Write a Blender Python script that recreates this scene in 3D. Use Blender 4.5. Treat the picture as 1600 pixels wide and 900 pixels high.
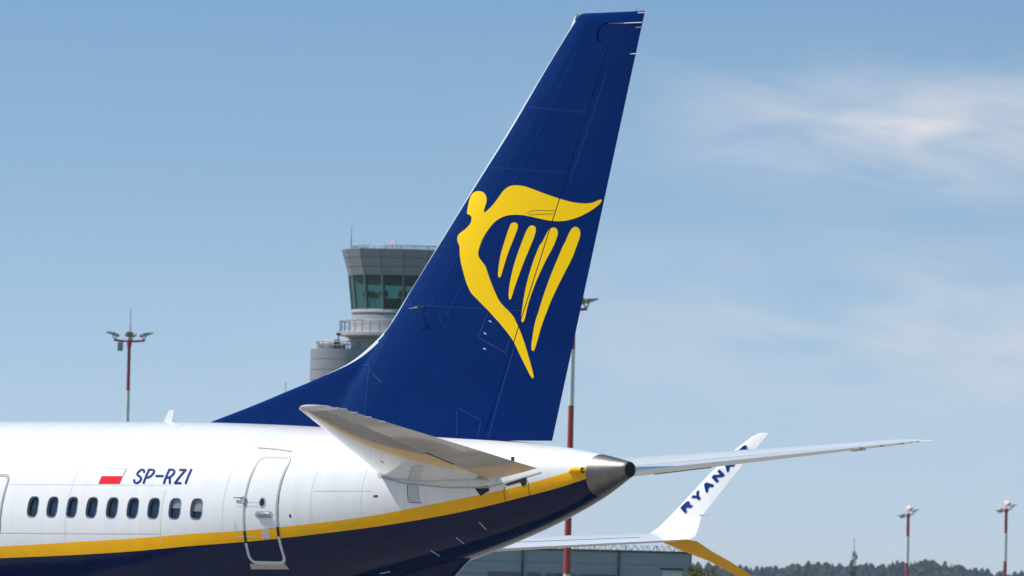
import bpy, bmesh, math, random
import numpy as np
from mathutils import Vector, Matrix
from mathutils.geometry import tessellate_polygon
for o in list(bpy.data.objects): bpy.data.objects.remove(o)
S = bpy.context.scene
COL = S.collection
rnd = random.Random(7)

# ------------------------------------------------------------------ camera
CAM = np.array([145.7202, -111.5083, 2.0588]); YAW, PITCH, ROLL, FPX = 0.780894, 0.037014, 0.025370, 14624.26
def cam_axes():
    f = np.array([-math.sin(YAW)*math.cos(PITCH), math.cos(YAW)*math.cos(PITCH), math.sin(PITCH)])
    r = np.array([math.cos(YAW), math.sin(YAW), 0.]); u = np.cross(r, f); c, s = math.cos(ROLL), math.sin(ROLL)
    return c*r+s*u, -s*r+c*u, f
RT, UP, FW = cam_axes()
cd = bpy.data.cameras.new('camera'); cam = bpy.data.objects.new('camera', cd); COL.objects.link(cam)
M = Matrix((( RT[0], UP[0], -FW[0], CAM[0]), (RT[1], UP[1], -FW[1], CAM[1]), (RT[2], UP[2], -FW[2], CAM[2]), (0, 0, 0, 1)))
cam.matrix_world = M
cd.sensor_width = 36; cd.lens = 36*FPX/1600; cd.clip_start = 1; cd.clip_end = 20000
cd.dof.use_dof = True; cd.dof.focus_distance = 156; cd.dof.aperture_fstop = 9
S.camera = cam
# ------------------------------------------------------------------ light
SUN = Vector((-.54, -.42, 1.04)).normalized()
sd = bpy.data.lights.new('sun', 'SUN'); sd.energy = 4.5; sd.angle = math.radians(.53); sd.color = (1, .915, .82)
so = bpy.data.objects.new('sun', sd); COL.objects.link(so); so.rotation_euler = SUN.to_track_quat('Z', 'Y').to_euler(); so.location = (0, 0, 80)
S.view_settings.view_transform = 'Standard'; S.view_settings.look = 'None'; S.view_settings.exposure = .12; S.view_settings.gamma = 1
S.view_settings.use_curve_mapping = False
S.render.engine = 'CYCLES'; S.render.resolution_x = 1024; S.render.resolution_y = 576
S.cycles.volume_bounces = 0; S.cycles.max_bounces = 6
W = bpy.data.worlds.new('World'); S.world = W; W.use_nodes = True
nt = W.node_tree; nt.nodes.clear()
def N(t, typ, **kw):
    n = t.nodes.new(typ)
    for k, v in kw.items():
        if k.startswith('i_'):
            key = k[2:]; key = int(key) if key.isdigit() else key.replace('_', ' ')
            n.inputs[key].default_value = v
        else: setattr(n, k, v)
    return n
def L(t, a, b): t.links.new(a, b)
def mth(t, op, a, b=None, c=None, clamp=False):
    n = t.nodes.new('ShaderNodeMath'); n.operation = op; n.use_clamp = clamp
    for i, v in enumerate((a, b, c)):
        if v is None: continue
        if isinstance(v, (int, float)): n.inputs[i].default_value = v
        else: t.links.new(v, n.inputs[i])
    return n.outputs[0]
sky = N(nt, 'ShaderNodeTexSky'); sky.sky_type = 'NISHITA'; sky.sun_disc = False
sky.sun_elevation = math.asin(SUN.z); sky.sun_rotation = math.atan2(SUN.x, SUN.y)
sky.air_density = 1.0; sky.dust_density = .3; sky.ozone_density = .6
tc = N(nt, 'ShaderNodeTexCoord'); sep = N(nt, 'ShaderNodeSeparateXYZ'); L(nt, tc.outputs['Generated'], sep.inputs[0])
# clear dry air: the blue deepens quickly above the horizon haze
ze = mth(nt, 'ADD', mth(nt, 'MULTIPLY', mth(nt, 'MAXIMUM', sep.outputs[2], 0.), 7.5), .06)
cmb = N(nt, 'ShaderNodeCombineXYZ'); L(nt, sep.outputs[0], cmb.inputs[0]); L(nt, sep.outputs[1], cmb.inputs[1]); L(nt, ze, cmb.inputs[2])
nrm = N(nt, 'ShaderNodeVectorMath', operation='NORMALIZE'); L(nt, cmb.outputs[0], nrm.inputs[0]); L(nt, nrm.outputs[0], sky.inputs['Vector'])
# thin cirrus: noise stretched along the horizon, in azimuth / elevation
ce, se = math.cos(YAW), math.sin(YAW)
az = mth(nt, 'ADD', mth(nt, 'MULTIPLY', sep.outputs[0], ce), mth(nt, 'MULTIPLY', sep.outputs[1], se))
cv = N(nt, 'ShaderNodeCombineXYZ')
L(nt, mth(nt, 'MULTIPLY', az, 50.), cv.inputs[0]); L(nt, mth(nt, 'ADD', mth(nt, 'MULTIPLY', sep.outputs[2], 190.), mth(nt, 'MULTIPLY', az, 16.)), cv.inputs[1])
n1 = N(nt, 'ShaderNodeTexNoise', i_Scale=1.0, i_Detail=5., i_Roughness=.5, i_Distortion=.5); L(nt, cv.outputs[0], n1.inputs['Vector'])
def blob(a0, wa, z0, wz):
    da = mth(nt, 'DIVIDE', mth(nt, 'SUBTRACT', az, a0), wa); dz = mth(nt, 'DIVIDE', mth(nt, 'SUBTRACT', sep.outputs[2], z0), wz)
    q = mth(nt, 'ADD', mth(nt, 'MULTIPLY', da, da), mth(nt, 'MULTIPLY', dz, dz))
    return mth(nt, 'POWER', 2.718, mth(nt, 'MULTIPLY', q, -1.))
bl = mth(nt, 'MAXIMUM', blob(.047, .027, .0545, .0060), mth(nt, 'MULTIPLY', blob(.058, .055, .033, .009), .6))
den = mth(nt, 'MULTIPLY', mth(nt, 'MULTIPLY', bl, mth(nt, 'MULTIPLY', mth(nt, 'SUBTRACT', n1.outputs[0], .26), 2.6, clamp=True)), .95, clamp=True)
tint = N(nt, 'ShaderNodeMix', data_type='RGBA', blend_type='MULTIPLY'); tint.inputs[0].default_value = 1.; L(nt, sky.outputs[0], tint.inputs[6]); tint.inputs[7].default_value = (.66, 1.0, 1.0, 1)
# pale dusty layer over the horizon, the same all the way round
hzf = mth(nt, 'MULTIPLY', mth(nt, 'POWER', 2.718, mth(nt, 'DIVIDE', mth(nt, 'MAXIMUM', sep.outputs[2], 0.), -.036)), 1.0)
hmix = N(nt, 'ShaderNodeMix', data_type='RGBA'); L(nt, hzf, hmix.inputs[0]); L(nt, tint.outputs[2], hmix.inputs[6]); hmix.inputs[7].default_value = (4.05, 4.12, 4.55, 1)
mix = N(nt, 'ShaderNodeMix', data_type='RGBA'); L(nt, den, mix.inputs[0]); L(nt, hmix.outputs[2], mix.inputs[6]); mix.inputs[7].default_value = (4.9, 4.9, 5.1, 1)
bg = N(nt, 'ShaderNodeBackground', i_Strength=.145); L(nt, mix.outputs[2], bg.inputs[0])
wo = N(nt, 'ShaderNodeOutputWorld'); L(nt, bg.outputs[0], wo.inputs[0])

# ------------------------------------------------------------------ helpers
def ray(x, y):
    d = FW+(x-800)/FPX*RT-(y-450)/FPX*UP; return d/np.linalg.norm(d)
def ground_at(x, y, D):                       # a spot D metres away along the view, in the direction of a pixel column, on the ground
    d = ray(x, y); p = CAM+d*(D/(d@FW)); return Vector((p[0], p[1], 0))
def height_at(x, y, D):
    d = ray(x, y); return float((CAM+d*(D/(d@FW)))[2])
MATS = {}
def mat(name, col, rough=.5, metal=0., coat=0., spec=.5, var=0., scale=3., stretch=None, bump=0., emit=None, estr=0., col2=None):
    m = bpy.data.materials.new(name); m.use_nodes = True; t = m.node_tree; b = t.nodes['Principled BSDF']
    b.inputs['Base Color'].default_value = (*col, 1); b.inputs['Roughness'].default_value = rough; b.inputs['Metallic'].default_value = metal
    b.inputs['Coat Weight'].default_value = coat; b.inputs['Coat Roughness'].default_value = .04; b.inputs['Specular IOR Level'].default_value = spec
    if var or bump or col2:
        tcn = N(t, 'ShaderNodeTexCoord'); mp = N(t, 'ShaderNodeMapping'); L(t, tcn.outputs['Object'], mp.inputs[0])
        if stretch: mp.inputs['Scale'].default_value = stretch
        nz = N(t, 'ShaderNodeTexNoise', i_Scale=scale, i_Detail=5., i_Roughness=.6); L(t, mp.outputs[0], nz.inputs['Vector'])
        if var or col2:
            cr = N(t, 'ShaderNodeValToRGB'); L(t, nz.outputs[0], cr.inputs[0])
            lo = col2 if col2 else tuple(c*(1-var) for c in col); hi = col if col2 else tuple(min(1, c*(1+var*.5)) for c in col)
            cr.color_ramp.elements[0].position = .3; cr.color_ramp.elements[0].color = (*lo, 1)
            cr.color_ramp.elements[1].position = .62; cr.color_ramp.elements[1].color = (*hi, 1)
            L(t, cr.outputs[0], b.inputs['Base Color'])
        if bump:
            bp = N(t, 'ShaderNodeBump', i_Strength=bump, i_Distance=.02); L(t, nz.outputs[0], bp.inputs['Height']); L(t, bp.outputs[0], b.inputs['Normal'])
    if emit: b.inputs['Emission Color'].default_value = (*emit, 1); b.inputs['Emission Strength'].default_value = estr
    MATS[name] = m; return m
def mesh_obj(name, verts, faces, mats, parent=None, smooth=False, fmat=None, sharp=None):
    me = bpy.data.meshes.new(name); me.from_pydata([tuple(map(float, v)) for v in verts], [], faces); me.update()
    for m in (mats if isinstance(mats, (list, tuple)) else [mats]): me.materials.append(m)
    if fmat is not None: me.polygons.foreach_set('material_index', fmat)
    bm = bmesh.new(); bm.from_mesh(me); bmesh.ops.recalc_face_normals(bm, faces=bm.faces); bm.to_mesh(me); bm.free()
    if smooth:
        me.polygons.foreach_set('use_smooth', [True]*len(me.polygons))
        if sharp: me.set_sharp_from_angle(angle=math.radians(sharp))
    o = bpy.data.objects.new(name, me); COL.objects.link(o)
    if parent: o.parent = parent
    return o
def empty(name, loc, rz=0.):
    o = bpy.data.objects.new(name, None); COL.objects.link(o); o.location = loc; o.rotation_euler = (0, 0, rz); return o
def tag(o, label=None, cat=None, group=None, kind=None):
    if label: o['label'] = label
    if cat: o['category'] = cat
    if group: o['group'] = group
    if kind: o['kind'] = kind
    return o
class MB:
    def __init__(s): s.v = []; s.f = []; s.m = []
    def add(s, v, f, mi=0):
        n = len(s.v); s.v += [tuple(map(float, q)) for q in v]; s.f += [tuple(i+n for i in q) for q in f]; s.m += [mi]*len(f)
    def box(s, c, d, mi=0, rz=0.):
        x, y, z = (q/2 for q in d); cs, sn = math.cos(rz), math.sin(rz)
        V = [(a, b, e) for e in (-z, z) for a, b in ((-x, -y), (x, -y), (x, y), (-x, y))]
        s.add([(c[0]+a*cs-b*sn, c[1]+a*sn+b*cs, c[2]+e) for a, b, e in V], [(3, 2, 1, 0), (4, 5, 6, 7), (0, 1, 5, 4), (1, 2, 6, 5), (2, 3, 7, 6), (3, 0, 4, 7)], mi)
    def tube(s, P, r, n=8, mi=0, cap=True):
        P = [Vector(p) for p in P]; r = r if isinstance(r, (list, tuple)) else [r]*len(P); V = []; F = []
        for i, p in enumerate(P):
            t = (P[min(i+1, len(P)-1)]-P[max(i-1, 0)]).normalized(); a = t.orthogonal() if abs(t.z) < .99 else Vector((1, 0, 0)); a = (a-t*a.dot(t)).normalized(); b = t.cross(a)
            for k in range(n): V.append(p+(a*math.cos(2*math.pi*k/n)+b*math.sin(2*math.pi*k/n))*r[i])
        for i in range(len(P)-1):
            for k in range(n): F.append((i*n+k, i*n+(k+1) % n, (i+1)*n+(k+1) % n, (i+1)*n+k))
        if cap: F += [tuple(range(n))[::-1], tuple((len(P)-1)*n+k for k in range(n))]
        s.add(V, F, mi)
    def lathe(s, prof, n=24, axis='z', c=(0, 0, 0), mi=0, phase=0., cap=True):
        V = []; F = []
        for r, h in prof:
            for k in range(n):
                a = 2*math.pi*k/n+phase; p = (r*math.cos(a), r*math.sin(a), h)
                if axis == 'x': p = (h, p[0], p[1])
                if axis == 'y': p = (p[0], h, p[1])
                V.append((p[0]+c[0], p[1]+c[1], p[2]+c[2]))
        for i in range(len(prof)-1):
            for k in range(n): F.append((i*n+k, i*n+(k+1) % n, (i+1)*n+(k+1) % n, (i+1)*n+k))
        if cap: F += [tuple(range(n))[::-1], tuple((len(prof)-1)*n+k for k in range(n))]
        s.add(V, F, mi)
    def build(s, name, mats, parent=None, smooth=False, sharp=35): return mesh_obj(name, s.v, s.f, mats, parent, smooth, s.m, sharp)
def pchip(x, xs, ys):
    xs = np.asarray(xs, float); ys = np.asarray(ys, float); h = np.diff(xs); d = np.diff(ys)/h; m = np.zeros(len(xs))
    for i in range(1, len(xs)-1):
        if d[i-1]*d[i] > 0:
            w1 = 2*h[i]+h[i-1]; w2 = h[i]+2*h[i-1]; m[i] = (w1+w2)/(w1/d[i-1]+w2/d[i])
    m[0] = d[0]; m[-1] = d[-1]; x = np.clip(x, xs[0], xs[-1]); k = np.clip(np.searchsorted(xs, x)-1, 0, len(xs)-2); t = (x-xs[k])/h[k]
    return ys[k]*(1+2*t)*(1-t)**2+h[k]*m[k]*t*(1-t)**2+ys[k+1]*t*t*(3-2*t)-h[k]*m[k+1]*t*t*(1-t)

# outlines in metres: fin emblem (x, z), registration letters (x, z), winglet letters (x, z)
HARP=[
[(34.449,9.5),(34.518,9.504),(34.579,9.5),(34.632,9.489),(34.678,9.471),(34.719,9.445),(34.747,9.415),(34.763,9.379),(34.769,9.344),(34.764,9.309),(34.754,9.272),(34.725,9.198),(34.717,9.165),(34.719,9.145),(34.731,9.138),(34.766,9.152),(34.825,9.187),(34.88,9.225),(34.932,9.267),(34.984,9.315),(35.136,9.476),(35.188,9.518),(35.24,9.549),(35.298,9.57),(35.361,9.582),(35.43,9.586),(35.504,9.582),(35.564,9.576),(35.636,9.564),(35.64,9.566),(35.766,9.534),(36.101,9.432),(36.397,9.351),(36.592,9.305),(36.689,9.287),(36.785,9.275),(36.871,9.268),(36.947,9.265),(37.014,9.268),(37.07,9.275),(37.122,9.288),(37.207,9.319),(37.235,9.326),(37.257,9.329),(37.272,9.325),(37.277,9.317),(37.273,9.303),(37.261,9.285),(37.241,9.262),(37.207,9.235),(37.108,9.174),(37.051,9.144),(36.985,9.112),(36.909,9.08),(36.833,9.051),(36.757,9.027),(36.676,9.007),(36.589,8.991),(36.507,8.98),(36.43,8.974),(36.352,8.974),(36.274,8.978),(36.191,8.986),(36.102,8.999),(36.008,9.015),(35.808,9.053),(35.628,9.082),(35.496,9.09),(35.414,9.091),(35.331,9.087),(35.254,9.077),(35.181,9.061),(35.108,9.035),(35.036,9.001),(34.974,8.963),(34.923,8.921),(34.872,8.873),(34.821,8.819),(34.776,8.765),(34.736,8.711),(34.702,8.653),(34.673,8.591),(34.652,8.532),(34.634,8.466),(34.637,8.496),(34.633,8.464),(34.638,8.431),(34.65,8.396),(34.676,8.361),(34.792,8.255),(34.825,8.208),(34.917,8.015),(34.997,7.863),(35.098,7.696),(35.154,7.626),(35.215,7.571),(35.276,7.523),(35.336,7.48),(35.392,7.433),(35.442,7.383),(35.47,7.349),(35.476,7.332),(35.539,7.231),(35.579,7.161),(35.618,7.083),(35.698,6.906),(35.811,6.6),(35.86,6.45),(35.872,6.403),(35.874,6.372),(35.868,6.357),(35.857,6.351),(35.843,6.355),(35.821,6.376),(35.792,6.415),(35.606,6.712),(35.493,6.901),(35.433,6.987),(35.373,7.056),(35.303,7.13),(35.142,7.281),(34.887,7.494),(34.556,7.743),(34.501,7.79),(34.473,7.825),(34.408,7.925),(34.372,7.991),(34.297,8.156),(34.257,8.25),(34.227,8.332),(34.206,8.403),(34.191,8.469),(34.175,8.577),(34.161,8.597),(34.133,8.629),(34.112,8.66),(34.098,8.692),(34.096,8.723),(34.106,8.755),(34.133,8.784),(34.229,8.837),(34.286,8.863),(34.338,8.898),(34.386,8.94),(34.414,8.979),(34.424,9.014),(34.422,9.046),(34.409,9.076),(34.374,9.098),(34.315,9.113),(34.282,9.13),(34.277,9.15),(34.28,9.254),(34.288,9.357),(34.298,9.398),(34.314,9.433),(34.345,9.462),(34.39,9.486)] ,
[(35.42,8.962),(35.385,8.954),(35.36,8.939),(35.345,8.92),(35.294,8.818),(35.196,8.57),(35.162,8.476),(35.134,8.371),(35.112,8.255),(35.099,8.169),(35.095,8.115),(35.098,8.077),(35.107,8.055),(35.116,8.042),(35.126,8.038),(35.138,8.041),(35.152,8.049),(35.173,8.089),(35.27,8.358),(35.318,8.471),(35.464,8.762),(35.512,8.87),(35.516,8.906),(35.506,8.931),(35.485,8.949),(35.454,8.961)] ,
[(35.806,8.906),(35.776,8.896),(35.749,8.878),(35.725,8.851),(35.7,8.816),(35.647,8.717),(35.532,8.473),(35.487,8.365),(35.439,8.241),(35.399,8.113),(35.366,7.982),(35.345,7.873),(35.337,7.788),(35.335,7.728),(35.341,7.693),(35.35,7.673),(35.362,7.667),(35.374,7.669),(35.387,7.678),(35.41,7.73),(35.443,7.822),(35.489,7.935),(35.609,8.201),(35.71,8.406),(35.71,8.4),(35.864,8.697),(35.89,8.764),(35.904,8.822),(35.904,8.862),(35.889,8.883),(35.866,8.898),(35.836,8.906)] ,
[(36.255,8.868),(36.216,8.856),(36.182,8.832),(36.153,8.797),(36.11,8.734),(36.052,8.642),(36.019,8.599),(36.011,8.606),(35.978,8.555),(35.92,8.447),(35.862,8.324),(35.805,8.185),(35.757,8.053),(35.719,7.93),(35.686,7.806),(35.658,7.682),(35.637,7.57),(35.606,7.361),(35.608,7.33),(35.618,7.305),(35.63,7.291),(35.644,7.289),(35.658,7.297),(35.674,7.317),(35.697,7.384),(35.727,7.5),(35.766,7.62),(35.814,7.744),(35.872,7.871),(35.939,8.003),(36.011,8.134),(36.088,8.265),(36.164,8.384),(36.24,8.493),(36.297,8.586),(36.335,8.663),(36.36,8.725),(36.371,8.771),(36.368,8.809),(36.352,8.84),(36.326,8.861),(36.292,8.87)] ,
[(36.712,8.877),(36.678,8.861),(36.647,8.835),(36.619,8.796),(36.58,8.731),(36.533,8.639),(36.507,8.596),(36.504,8.603),(36.462,8.529),(36.302,8.221),(36.225,8.067),(36.153,7.913),(36.086,7.759),(36.029,7.616),(35.981,7.485),(35.95,7.407),(35.936,7.382),(35.914,7.319),(35.885,7.219),(35.862,7.118),(35.831,6.94),(35.826,6.886),(35.828,6.848),(35.834,6.827),(35.844,6.813),(35.857,6.808),(35.87,6.809),(35.885,6.817),(35.906,6.857),(35.968,7.026),(36.007,7.141),(36.05,7.254),(36.119,7.409),(36.114,7.395),(36.198,7.573),(36.256,7.685),(36.38,7.897),(36.537,8.147),(36.623,8.278),(36.689,8.394),(36.814,8.672),(36.836,8.733),(36.841,8.772),(36.833,8.808),(36.814,8.843),(36.786,8.866),(36.748,8.878)] ,
]
REG={
'S' : [[(28.015,4.674),(28.012,4.684),(28.003,4.706),(27.981,4.73),(27.945,4.746),(27.911,4.752),(27.88,4.749),(27.855,4.738),(27.834,4.721),(27.821,4.701),(27.815,4.679),(27.818,4.657),(27.834,4.634),(27.867,4.616),(27.899,4.607),(27.923,4.6),(27.939,4.593),(27.948,4.586),(27.956,4.576),(27.958,4.564),(27.954,4.548),(27.943,4.534),(27.927,4.523),(27.91,4.518),(27.892,4.518),(27.878,4.521),(27.868,4.526),(27.861,4.534),(27.855,4.552),(27.851,4.563),(27.8,4.567),(27.804,4.557),(27.811,4.533),(27.833,4.508),(27.866,4.491),(27.9,4.483),(27.935,4.483),(27.965,4.492),(27.988,4.508),(28.004,4.527),(28.011,4.55),(28.008,4.574),(27.991,4.598),(27.963,4.618),(27.932,4.63),(27.902,4.639),(27.877,4.646),(27.872,4.649),(27.87,4.652),(27.869,4.663),(27.873,4.679),(27.884,4.694),(27.901,4.708),(27.917,4.715),(27.933,4.716),(27.942,4.714),(27.948,4.712),(27.953,4.707),(27.959,4.691),(27.963,4.681)]] ,
'P' : [[(28.108,4.482),(28.105,4.744),(28.051,4.756),(28.056,4.495)], [(28.095,4.716),(28.118,4.716),(28.162,4.717),(28.186,4.714),(28.191,4.711),(28.194,4.709),(28.199,4.697),(28.198,4.682),(28.191,4.663),(28.176,4.644),(28.153,4.625),(28.128,4.616),(28.1,4.615),(28.082,4.614),(28.105,4.579),(28.122,4.58),(28.16,4.582),(28.195,4.595),(28.223,4.617),(28.242,4.64),(28.252,4.664),(28.253,4.686),(28.244,4.71),(28.219,4.733),(28.182,4.747),(28.141,4.752),(28.094,4.752),(28.072,4.751)]] ,
'-' : [[(28.316,4.605),(28.51,4.606),(28.488,4.644),(28.294,4.643)]] ,
'R' : [[(28.594,4.486),(28.592,4.747),(28.538,4.76),(28.543,4.499)], [(28.583,4.72),(28.605,4.72),(28.648,4.72),(28.672,4.716),(28.679,4.713),(28.683,4.709),(28.687,4.697),(28.687,4.68),(28.68,4.66),(28.666,4.642),(28.642,4.626),(28.618,4.618),(28.591,4.617),(28.575,4.617),(28.597,4.582),(28.613,4.582),(28.647,4.584),(28.681,4.595),(28.711,4.614),(28.731,4.637),(28.74,4.663),(28.741,4.686),(28.733,4.709),(28.709,4.732),(28.671,4.749),(28.628,4.755),(28.582,4.755),(28.559,4.755)], [(28.641,4.598),(28.691,4.492),(28.74,4.492),(28.69,4.598)]] ,
'Z' : [[(28.816,4.718),(28.988,4.719),(28.965,4.755),(28.793,4.753)], [(28.939,4.757),(28.803,4.511),(28.851,4.489),(28.992,4.735)], [(28.82,4.488),(28.995,4.489),(28.979,4.524),(28.804,4.523)]] ,
'I' : [[(29.111,4.487),(29.115,4.749),(29.062,4.762),(29.061,4.5)]] ,
}
WTXT=[
[(22.812,4.437),(22.65,4.539),(22.769,4.655),(22.825,4.671),(22.866,4.645),(22.858,4.599),(22.971,4.592),(22.923,4.545),(22.82,4.554),(22.788,4.523),(22.856,4.48)] ,
[(23.073,4.691),(23.005,4.734),(22.854,4.737),(22.903,4.784),(22.996,4.776),(22.969,4.846),(23.018,4.893),(23.05,4.778),(23.117,4.735)] ,
[(23.222,4.834),(23.124,4.992),(23.17,5.035),(23.387,4.989),(23.341,4.946),(23.287,4.957),(23.244,4.917),(23.268,4.877)] ,
[(23.433,5.032),(23.276,5.134),(23.322,5.178),(23.486,5.187),(23.395,5.246),(23.442,5.289),(23.598,5.187),(23.552,5.144),(23.388,5.135),(23.479,5.076)] ,
[(23.644,5.23),(23.548,5.388),(23.594,5.431),(23.81,5.385),(23.763,5.342),(23.71,5.353),(23.667,5.313),(23.691,5.274)] ,
[(23.856,5.428),(23.7,5.53),(23.746,5.573),(23.902,5.471)] ,
[(23.959,5.524),(23.803,5.626),(23.924,5.742),(23.979,5.757),(24.02,5.732),(24.013,5.685),(24.124,5.678),(24.074,5.632),(23.973,5.641),(23.94,5.61),(24.005,5.567)] ,
]

# ------------------------------------------------------------------ materials
white = mat('white_paint', (.80, .80, .80), .30, coat=.5)
# white paint: faint grime that runs down in streaks and along panels
t = white.node_tree; b = t.nodes['Principled BSDF']; tcn = N(t, 'ShaderNodeTexCoord')
mp = N(t, 'ShaderNodeMapping'); mp.inputs['Scale'].default_value = (2.6, .5, .32); L(t, tcn.outputs['Object'], mp.inputs[0])
nz = N(t, 'ShaderNodeTexNoise', i_Scale=1.6, i_Detail=6., i_Roughness=.65); L(t, mp.outputs[0], nz.inputs['Vector'])
cr = N(t, 'ShaderNodeValToRGB'); L(t, nz.outputs[0], cr.inputs[0])
cr.color_ramp.elements[0].position = .30; cr.color_ramp.elements[0].color = (.755, .755, .762, 1); cr.color_ramp.elements[1].position = .60; cr.color_ramp.elements[1].color = (.82, .82, .82, 1)
L(t, cr.outputs[0], b.inputs['Base Color'])
n2 = N(t, 'ShaderNodeTexNoise', i_Scale=.9, i_Detail=2.); L(t, tcn.outputs['Object'], n2.inputs['Vector'])
bp = N(t, 'ShaderNodeBump', i_Strength=.10, i_Distance=.03); L(t, n2.outputs[0], bp.inputs['Height']); L(t, bp.outputs[0], b.inputs['Normal'])
yellow = mat('yellow_paint', (.98, .47, .0004), .28, coat=.08, spec=.2, var=.06, scale=4)
navy = mat('navy_paint', (.0018, .0078, .050), .14, coat=.06, spec=.2, var=.25, scale=2.5, bump=.04)
finblue = mat('royal_blue_paint', (.0001, .0185, .125), .12, coat=.02, spec=.06, var=.10, scale=1.2, bump=.03)
emb = mat('emblem_yellow', (.97, .61, .0003), .25, coat=.04, spec=.15)
regblue = mat('lettering_blue', (.001, .022, .18), .35, spec=.2)
red = mat('flag_red', (.72, .002, .015), .4, spec=.2)
flagw = mat('flag_white', (.82, .82, .82), .4)
lines = mat('panel_line', (.58, .59, .61), .5)
faint = mat('faint_seam', (.68, .68, .69), .45)
finseam = mat('fin_rivet_line', (.002, .026, .17), .3)
bluel = mat('fin_panel_line', (.03, .09, .28), .4)
dline = mat('dark_gap', (.012, .012, .016), .6)
grey = mat('grey_paint', (.42, .42, .43), .4, coat=.2)
lgrey = mat('light_grey_paint', (.55, .55, .56), .4)
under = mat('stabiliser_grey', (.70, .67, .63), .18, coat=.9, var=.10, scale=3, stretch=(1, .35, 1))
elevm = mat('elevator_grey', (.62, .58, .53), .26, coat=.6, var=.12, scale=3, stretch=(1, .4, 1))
metal = mat('bare_metal', (.24, .215, .20), .46, metal=1., var=.22, scale=2.2, stretch=(2.5, 1, 1))
polished = mat('polished_edge', (.85, .87, .9), .30, metal=.35)
black = mat('black', (.004, .004, .005), .7)
glass = mat('cabin_glass', (.006, .020, .055), .06, spec=.35)
blind = mat('window_blind', (.22, .24, .27), .3, coat=1.)
reveal = mat('window_reveal', (.20, .22, .26), .45)
tan = mat('scuff_plate', (.42, .36, .29), .5, var=.2, scale=20)
steel = mat('steel', (.45, .46, .48), .3, metal=1.)
rubber = mat('rubber', (.02, .02, .02), .8)
lamp = mat('lamp_glass', (.75, .78, .8), .1, coat=1.)

# ------------------------------------------------------------------ ground
concrete = mat('apron_concrete', (.30, .285, .26), .85, var=.18, scale=.35, bump=.2)
grass = mat('grass_ground', (.085, .11, .035), .95, var=.4, scale=.02)
def sheet(name, x0, x1, y0, y1, z, m):
    o = mesh_obj(name, [(x0, y0, z), (x1, y0, z), (x1, y1, z), (x0, y1, z)], [(0, 1, 2, 3)], m); o['kind'] = 'structure'; return o
sheet('ground', -9000, 9000, -9000, 9000, -.012, grass)
sheet('apron', -260, 230, -160, 260, 0, concrete)

# ------------------------------------------------------------------ airliner
plane = tag(empty('airliner', (18, 0, 0)), 'white and navy airliner with yellow stripe and tall blue fin bearing a yellow harp', 'airplane')
PX = 18.
def reg_part(o, parent=None):                 # parts are written in world metres; the airliner empty stands at x = 18
    o.parent = parent or plane
    if parent is None: o.matrix_parent_inverse = Matrix.Translation((-PX, 0, 0))
    return o
ST = np.array([[-.0, 3.05, 2.95, .05], [.35, 3.62, 2.40, .62], [1.0, 4.1, 2.12, 1.0], [2.2, 4.72, 1.83, 1.42], [3.6, 5.30, 1.66, 1.70], [5.6, 5.58, 1.6, 1.86], [8, 5.6, 1.59, 1.88],
[26.5, 5.61, 1.59, 1.88], [28.0, 5.60, 1.67, 1.83], [29.5, 5.57, 2.00, 1.72], [31.0, 5.52, 2.40, 1.55], [32.5, 5.46, 2.83, 1.33], [34.0, 5.38, 3.22, 1.08],
[35.5, 5.29, 3.65, .80], [36.5, 5.21, 3.99, .60], [37.3, 5.11, 4.32, .42], [38.05, 4.975, 4.70, .15]])
def sec(x):
    zt = pchip(x, ST[:, 0], ST[:, 1]); zb = pchip(x, ST[:, 0], ST[:, 2]); w = pchip(x, ST[:, 0], ST[:, 3]); return zt, zb, w, zb+(zt-zb)*.531
def yleft(x, z):
    zt, zb, w, zc = sec(x); h = np.where(z > zc, zt-zc, zc-zb); return -w*np.sqrt(np.maximum(1-((z-zc)/h)**2, 0))
Z1 = ([0, 20, 24.656, 26.312, 27.89, 29.373, 30.503, 31.863, 32.925, 33.976, 34.752, 35.515, 36.269, 36.762, 37.121, 37.43], [3.02, 3.18, 3.367, 3.452, 3.536, 3.642, 3.712, 3.839, 3.961, 4.126, 4.265, 4.403, 4.562, 4.685, 4.786, 4.885])
Z2 = ([0, 20, 24.622, 26.282, 27.867, 29.347, 30.746, 32.09, 33.408, 34.707, 35.478, 36.243, 36.993, 37.43], [2.86, 2.99, 3.166, 3.231, 3.317, 3.435, 3.542, 3.681, 3.840, 4.041, 4.190, 4.360, 4.540, 4.673])
def zb1(x): return pchip(x, *Z1)
def zb2(x): return pchip(x, *Z2)
XC = 37.42                                    # where the bare metal tail cone starts
WINX = [25.472+.4985*i for i in range(9)]
WINX = [25.472+ (29.459-25.472)/8*i for i in range(9)]
WZ = 4.066; WH = .178; WW = .130
xsn = list(np.concatenate([np.linspace(0, 1, 8), np.linspace(1.4, 8, 14), np.linspace(9, 24, 16)]))
for c in WINX: xsn += [c-.175, c, c+.175]
xsn += list(np.linspace(29.9, XC-.02, 46))+[XC]
xsn = sorted(xsn)
LEV = [3.83, WZ, 4.30]
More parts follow.
